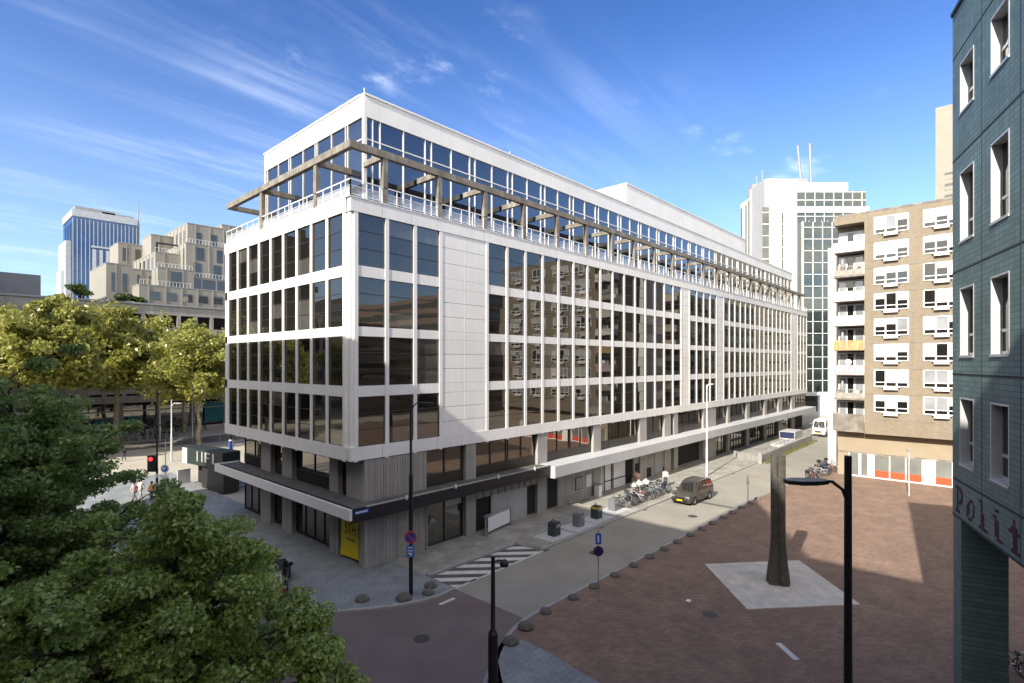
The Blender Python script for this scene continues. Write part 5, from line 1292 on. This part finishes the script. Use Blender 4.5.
for i,(x,y,cl,lb) in enumerate(((104,-5.5,'white2','white car parked far along the facade'),(96,-4.4,'grey','grey car parked far along the facade'))): car(lb,(x,y,0),rad(90),4.3,1.75,1.5,M[cl],'hatch')

# ------------------------------------------------------------------ kiosk, traffic light, street corner
K = thing('metro_kiosk', 'dark green black entrance kiosk with an overhanging box roof', 'kiosk', (3.2,28,.1))
b = MB()
kp = [campt((v_-512)/537.5*Y,Y)[:2] for v_,Y in ((182.5,53),(222.5,49.2))]
bx = Vector((kp[1][0]-kp[0][0], kp[1][1]-kp[0][1])); kl = bx.length; ka = math.atan2(bx.y,bx.x); KT = frame((kp[0][0],kp[0][1],.1), ka)
b = MB(KT); b.box(0,0,2.2,kl,1.7,3.75); b.build('roof_box', mat('kiosk_dark',(.02,.032,.028),.45), K)
b = MB(KT); b.box(kl*.62,.1,0,kl-.02,1.6,2.2,0); b.box(kl*.40,.4,0,kl*.62,1.6,2.2,1); b.box(0,1.5,0,kl*.5,1.6,2.2,1); b.build('wall', [mat('kiosk_panel',(.045,.045,.042),.5),M['core']], K)
b = MB(KT); b.box(-.02,-.02,2.2,.9,-.004,3.7); b.build('glass_panel', M['alu'], K); MB(KT).box(-.6,-.2,0,-.5,1.0,1.4).build('side_panel', M['alu'], K)
b = MB(KT)
for x,wd in ((kl*.38,.16),(kl*.50,.16)): b.box(x,-.03,2.6,x+wd,-.004,3.55)
b.box(kl*.58,-.03,3.4,kl*.70,-.004,3.55); b.box(kl*.58,-.03,2.6,kl*.62,-.004,3.4); b.box(kl*.62,-.03,3.0,kl*.68,-.004,3.1); b.box(kl*.76,-.03,2.6,kl*.80,-.004,3.55); b.build('lettering', M['alu'], K)
def stripes(T, x, y, z0, z1, r, n=6, parent=None):
    b = MB()
    for k in range(n): b.tube([(x,y,z0+(z1-z0)*k/n),(x,y,z0+(z1-z0)*(k+1)/n)],r,10,k % 2)
    b.build('pole', [M['black'],M['white2']], T)
c = campt((157-512)/537.5*46.5,46.5); T = thing('traffic_light', 'traffic light showing red on a black and white banded pole', 'traffic light', (c[0],c[1],.1))
stripes(T,c[0],c[1],.1,3.0,.10,7); b = MB(); b.tube([(c[0],c[1],3.0),(c[0],c[1],9.8)],[.08,.05],8); b.tube([(c[0],c[1],6.6),(c[0]+RX*1.3-FX*.3,c[1]+RY*1.3-FY*.3,7.3)],.04,6); b.build('upper_pole', M['black'], T)
hx_,hy_ = c[0]-RX*.28-FX*.25, c[1]-RY*.28-FY*.25; b = MB(frame((hx_,hy_,3.2), math.atan2(RY,RX))); b.box(-.30,-.14,-.45,.30,.14,.95); b.build('housing', M['black'], T)
er = bpy.data.materials.new('red_lamp'); er.use_nodes = True; e_ = er.node_tree.nodes['Principled BSDF']; e_.inputs['Base Color'].default_value = (.6,.02,.02,1); e_.inputs['Emission Color'].default_value = (1,.04,.05,1); e_.inputs['Emission Strength'].default_value = 1.2
b = MB(frame((hx_,hy_,3.2), math.atan2(RY,RX))); b.lathe((0,-.17,.65),[(.02,-.03),(.17,-.01),(.17,.03)],14,0,False,'Y'); b.lathe((0,-.16,.1),[(.02,-.01),(.14,-.01),(.14,.02)],12,1,False,'Y'); b.build('lens', [er,M['core']], T)
c = campt((165.5-512)/537.5*45.5,45.5); T = thing('traffic_sign', 'round blue arrow sign above a red edged triangle on a grey pole', 'sign', (c[0],c[1],.1))
b = MB(); b.tube([(c[0],c[1],.1),(c[0],c[1],5.6)],.04,8); b.tube([(c[0]-RX*.1,c[1]-RY*.1,.1),(c[0]-RX*.1,c[1]-RY*.1,2.6)],.14,10); b.build('pole', M['alu'], T)
cc = (c[0]-FX*.1,c[1]-FY*.1,12.1-105.5/537.5*45.5); o,(rx,ry,fx,fy) = disc_sign('sign_disc','',cc,.36,[M['grey'],M['white2'],mat('sign_mid_blue',(.02,.13,.5),.4)],back,T); 
b = MB(); bar(b,cc,rx,ry,fx,fy,.34,.08,rad(40),.02,0); bar(b,cc,rx,ry,fx,fy,.22,.07,0,.021,0,-.08,.12); bar(b,cc,rx,ry,fx,fy,.07,.22,0,.022,0,-.14,.06); b.build('arrow', M['white2'], T)
cz = 12.1-119/537.5*45.5; b = MB()
for k,(r,off,mi) in enumerate(((.44,.0,0),(.28,.01,1))): b.add([(c[0]+rx*r*math.cos(a)+fx*(.18+off), c[1]+ry*r*math.cos(a)+fy*(.18+off), cz+r*math.sin(a)) for a in (rad(30),rad(150),rad(270))],[(0,1,2)],mi)
bar(b,(c[0],c[1],cz+.52),rx,ry,fx,fy,.75,.28,0,.17,1); b.build('sign_triangle', [M['red'],M['white2']], T)
for (u,Y,h,lb,mm) in ((193,66,9.4,'thin tall black lamp post before the plane trees','black'),(160,78,8.0,'grey lamp post with a small bright head under the plane trees','steel'),(171.5,66,7.6,'pale slim pole with blue white banding behind the kiosk','alu')):
    c = campt((u-512)/537.5*Y,Y); lamp(lb,(c[0],c[1],0),h,.11,.07,3,(RX,RY),.9,M[mm])
c = campt((231-512)/537.5*54,54); T = thing('banded_pole', 'blue and white banded advertising pole at the rear corner of the office', 'pole', (c[0],c[1],.1)); stripes(T,c[0],c[1],.1,1.9,.17,6); b = MB(); b.tube([(c[0],c[1],1.9),(c[0],c[1],4.4)],.2,10,0); b.tube([(c[0]-.1,c[1]-.12,2.0),(c[0]-.1,c[1]-.12,4.3)],.14,10,1); b.tube([(c[0],c[1],4.4),(c[0],c[1],6)],.12,8,2); b.build('banner_tube', [M['white2'],M['blue'],M['black']], T)
b = MB()
for k in range(8):
    x = 8+k*3.2; b.tube([(x,62-.0,0),(x,62,1.1)],.05,6)
b.tube([(8,62,1.08),(31,62,1.08)],.04,6); o = b.build('guard_rail', M['alu']); tag(o,'pale guard rail along the far pavement behind the kiosk','railing')
# boxwood hedge tubs by the office rear
# ------------------------------------------------------------------ people
def person(label, loc, rz, top, legs, skin=(.5,.33,.25), hair=(.05,.035,.025), stride=.22, H=1.72, arms=.12):
    T = thing('person', label, 'person', (0,0,0)); s = H/1.75
    J = {'pel':(0,0,.95),'wai':(0,0,1.12),'che':(0.02,0,1.35),'nek':(.03,0,1.50),'hed':(.05,0,1.64),'top':(.04,0,1.74)}
    V = []; E = []; R_ = []
    def a(p,r,par=None): V.append(tuple(c*s for c in p)); R_.append(r*s); (E.append((par,len(V)-1)) if par is not None else None); return len(V)-1
    p = a(J['pel'],.14); w1 = a(J['wai'],.125,p); ch = a(J['che'],.15,w1); nk = a(J['nek'],.06,ch); hd = a(J['hed'],.10,nk); tp = a(J['top'],.07,hd)
    for sd,st_ in ((1,1),(-1,-1)):
        h1 = a((0,.09*sd,.88),.09,p); kn = a((stride*.45*st_+.03,.10*sd,.50),.062,h1); an = a((stride*st_-(.05 if st_ < 0 else 0),.10*sd,.09),.042,kn); a((stride*st_+.13,.11*sd,.035),.038,an)
        sh_ = a((.02,.19*sd,1.42),.062,ch); el = a((-arms*st_,.25*sd,1.14),.045,sh_); wr = a((-arms*st_*.4+.12,.25*sd,.93),.032,el); pl_ = a((-arms*st_*.4+.15,.25*sd,.85),.035,wr)
    me = bpy.data.meshes.new('body'); me.from_pydata(V,E,[]); o = bpy.data.objects.new('body', me); COL.objects.link(o); o.parent = T
    m1_ = mat('skin_'+str(len(bpy.data.materials)), skin, .6, var=0, fine=0)
    def skinit(o, rs, m):
        sk = o.modifiers.new('skin','SKIN'); o.data.skin_vertices[0].data if o.data.skin_vertices else None
        if not o.data.skin_vertices: 
            bpy.context.view_layer.objects.active = o
        for i,r in enumerate(rs): o.data.skin_vertices[0].data[i].radius = (r,r)
        o.data.skin_vertices[0].data[0].use_root = True
        ss = o.modifiers.new('sub','SUBSURF'); ss.levels = 1; ss.render_levels = 1; o.data.materials.append(m)
    skinit(o, R_, m1_)
    def sub(name, idx, grow, m):
        mp = {i:k for k,i in enumerate(idx)}; v2 = [V[i] for i in idx]; e2 = [(mp[a_],mp[b_]) for a_,b_ in E if a_ in mp and b_ in mp]
        me = bpy.data.meshes.new(name); me.from_pydata(v2,[],[]) if not e2 else me.from_pydata(v2,e2,[]); q = bpy.data.objects.new(name, me); COL.objects.link(q); q.parent = T; skinit(q,[R_[i]+grow for i in idx],m)
    # indices: 0 pelvis 1 waist 2 chest 3 neck 4 head 5 top; per side +6/+14: hip knee ankle toe shoulder elbow wrist palm
    sub('jacket',[0,1,2,10,11,12,18,19,20],.022,top); sub('trousers',[0,6,7,8,14,15,16],.016,legs)
    b = MB(); b.lathe((.025*s,0,1.66*s),[(.095*s,-.04*s),(.118*s,.02*s),(.10*s,.09*s),(.04*s,.125*s)],12); b.build('hair', mat('hair_'+str(len(bpy.data.materials)),hair,.8,var=0,fine=0), T)
    T.location = loc; T.rotation_euler = (0,0,rz); return T
cl = lambda n_,c_: mat(n_,c_,.8,var=.05,fine=0)
c = campt((134.5-512)/537.5*46.6,46.6); person('person in a pale pink coat waiting at the crossing', (c[0],c[1],.1), rad(200), cl('pink_cloth',(.62,.42,.40)), cl('pale_cloth',(.5,.42,.38)))
c = campt((140.5-512)/537.5*47.5,47.5); person('person in white clothes walking beside the pink coat', (c[0],c[1],.1), rad(30), cl('white_cloth',(.65,.62,.6)), cl('grey_cloth',(.4,.4,.4)))
c = campt((152-512)/537.5*46.6,46.6); person('person in an orange jacket next to the banded traffic light pole', (c[0],c[1],.1), rad(200), cl('orange_cloth',(.75,.26,.05)), cl('dark_cloth',(.05,.06,.09)))
person('person in a white top and dark trousers standing among the bicycles', (32.2,-3.2,.1), rad(215), cl('white_top',(.7,.68,.64)), cl('navy_cloth',(.05,.05,.08)), stride=.08)
c = campt((124-512)/537.5*66,66); person('person in dark clothes standing under the forked plane tree', (c[0],c[1],0), rad(100), cl('black_cloth',(.03,.03,.035)), cl('jeans_cloth',(.08,.1,.15)))
c = campt((193-512)/537.5*76,76); person('person in a dark coat beside the straight pale trunk', (c[0],c[1],0), rad(10), cl('dark_coat',(.05,.035,.03)), cl('black_jeans',(.03,.03,.035)))
# paper scrap on the square
o = MB().prism([(9.75,-15.75),(10.05,-15.7),(10.02,-15.5),(9.76,-15.52)],.004,.03).build('paper_scrap', M['white2']); tag(o,'small white paper lying on the dark part of the square','litter')
print('verts', sum(len(o.data.vertices) for o in bpy.data.objects if o.type == 'MESH' and o.users), 'objects', len(bpy.data.objects))
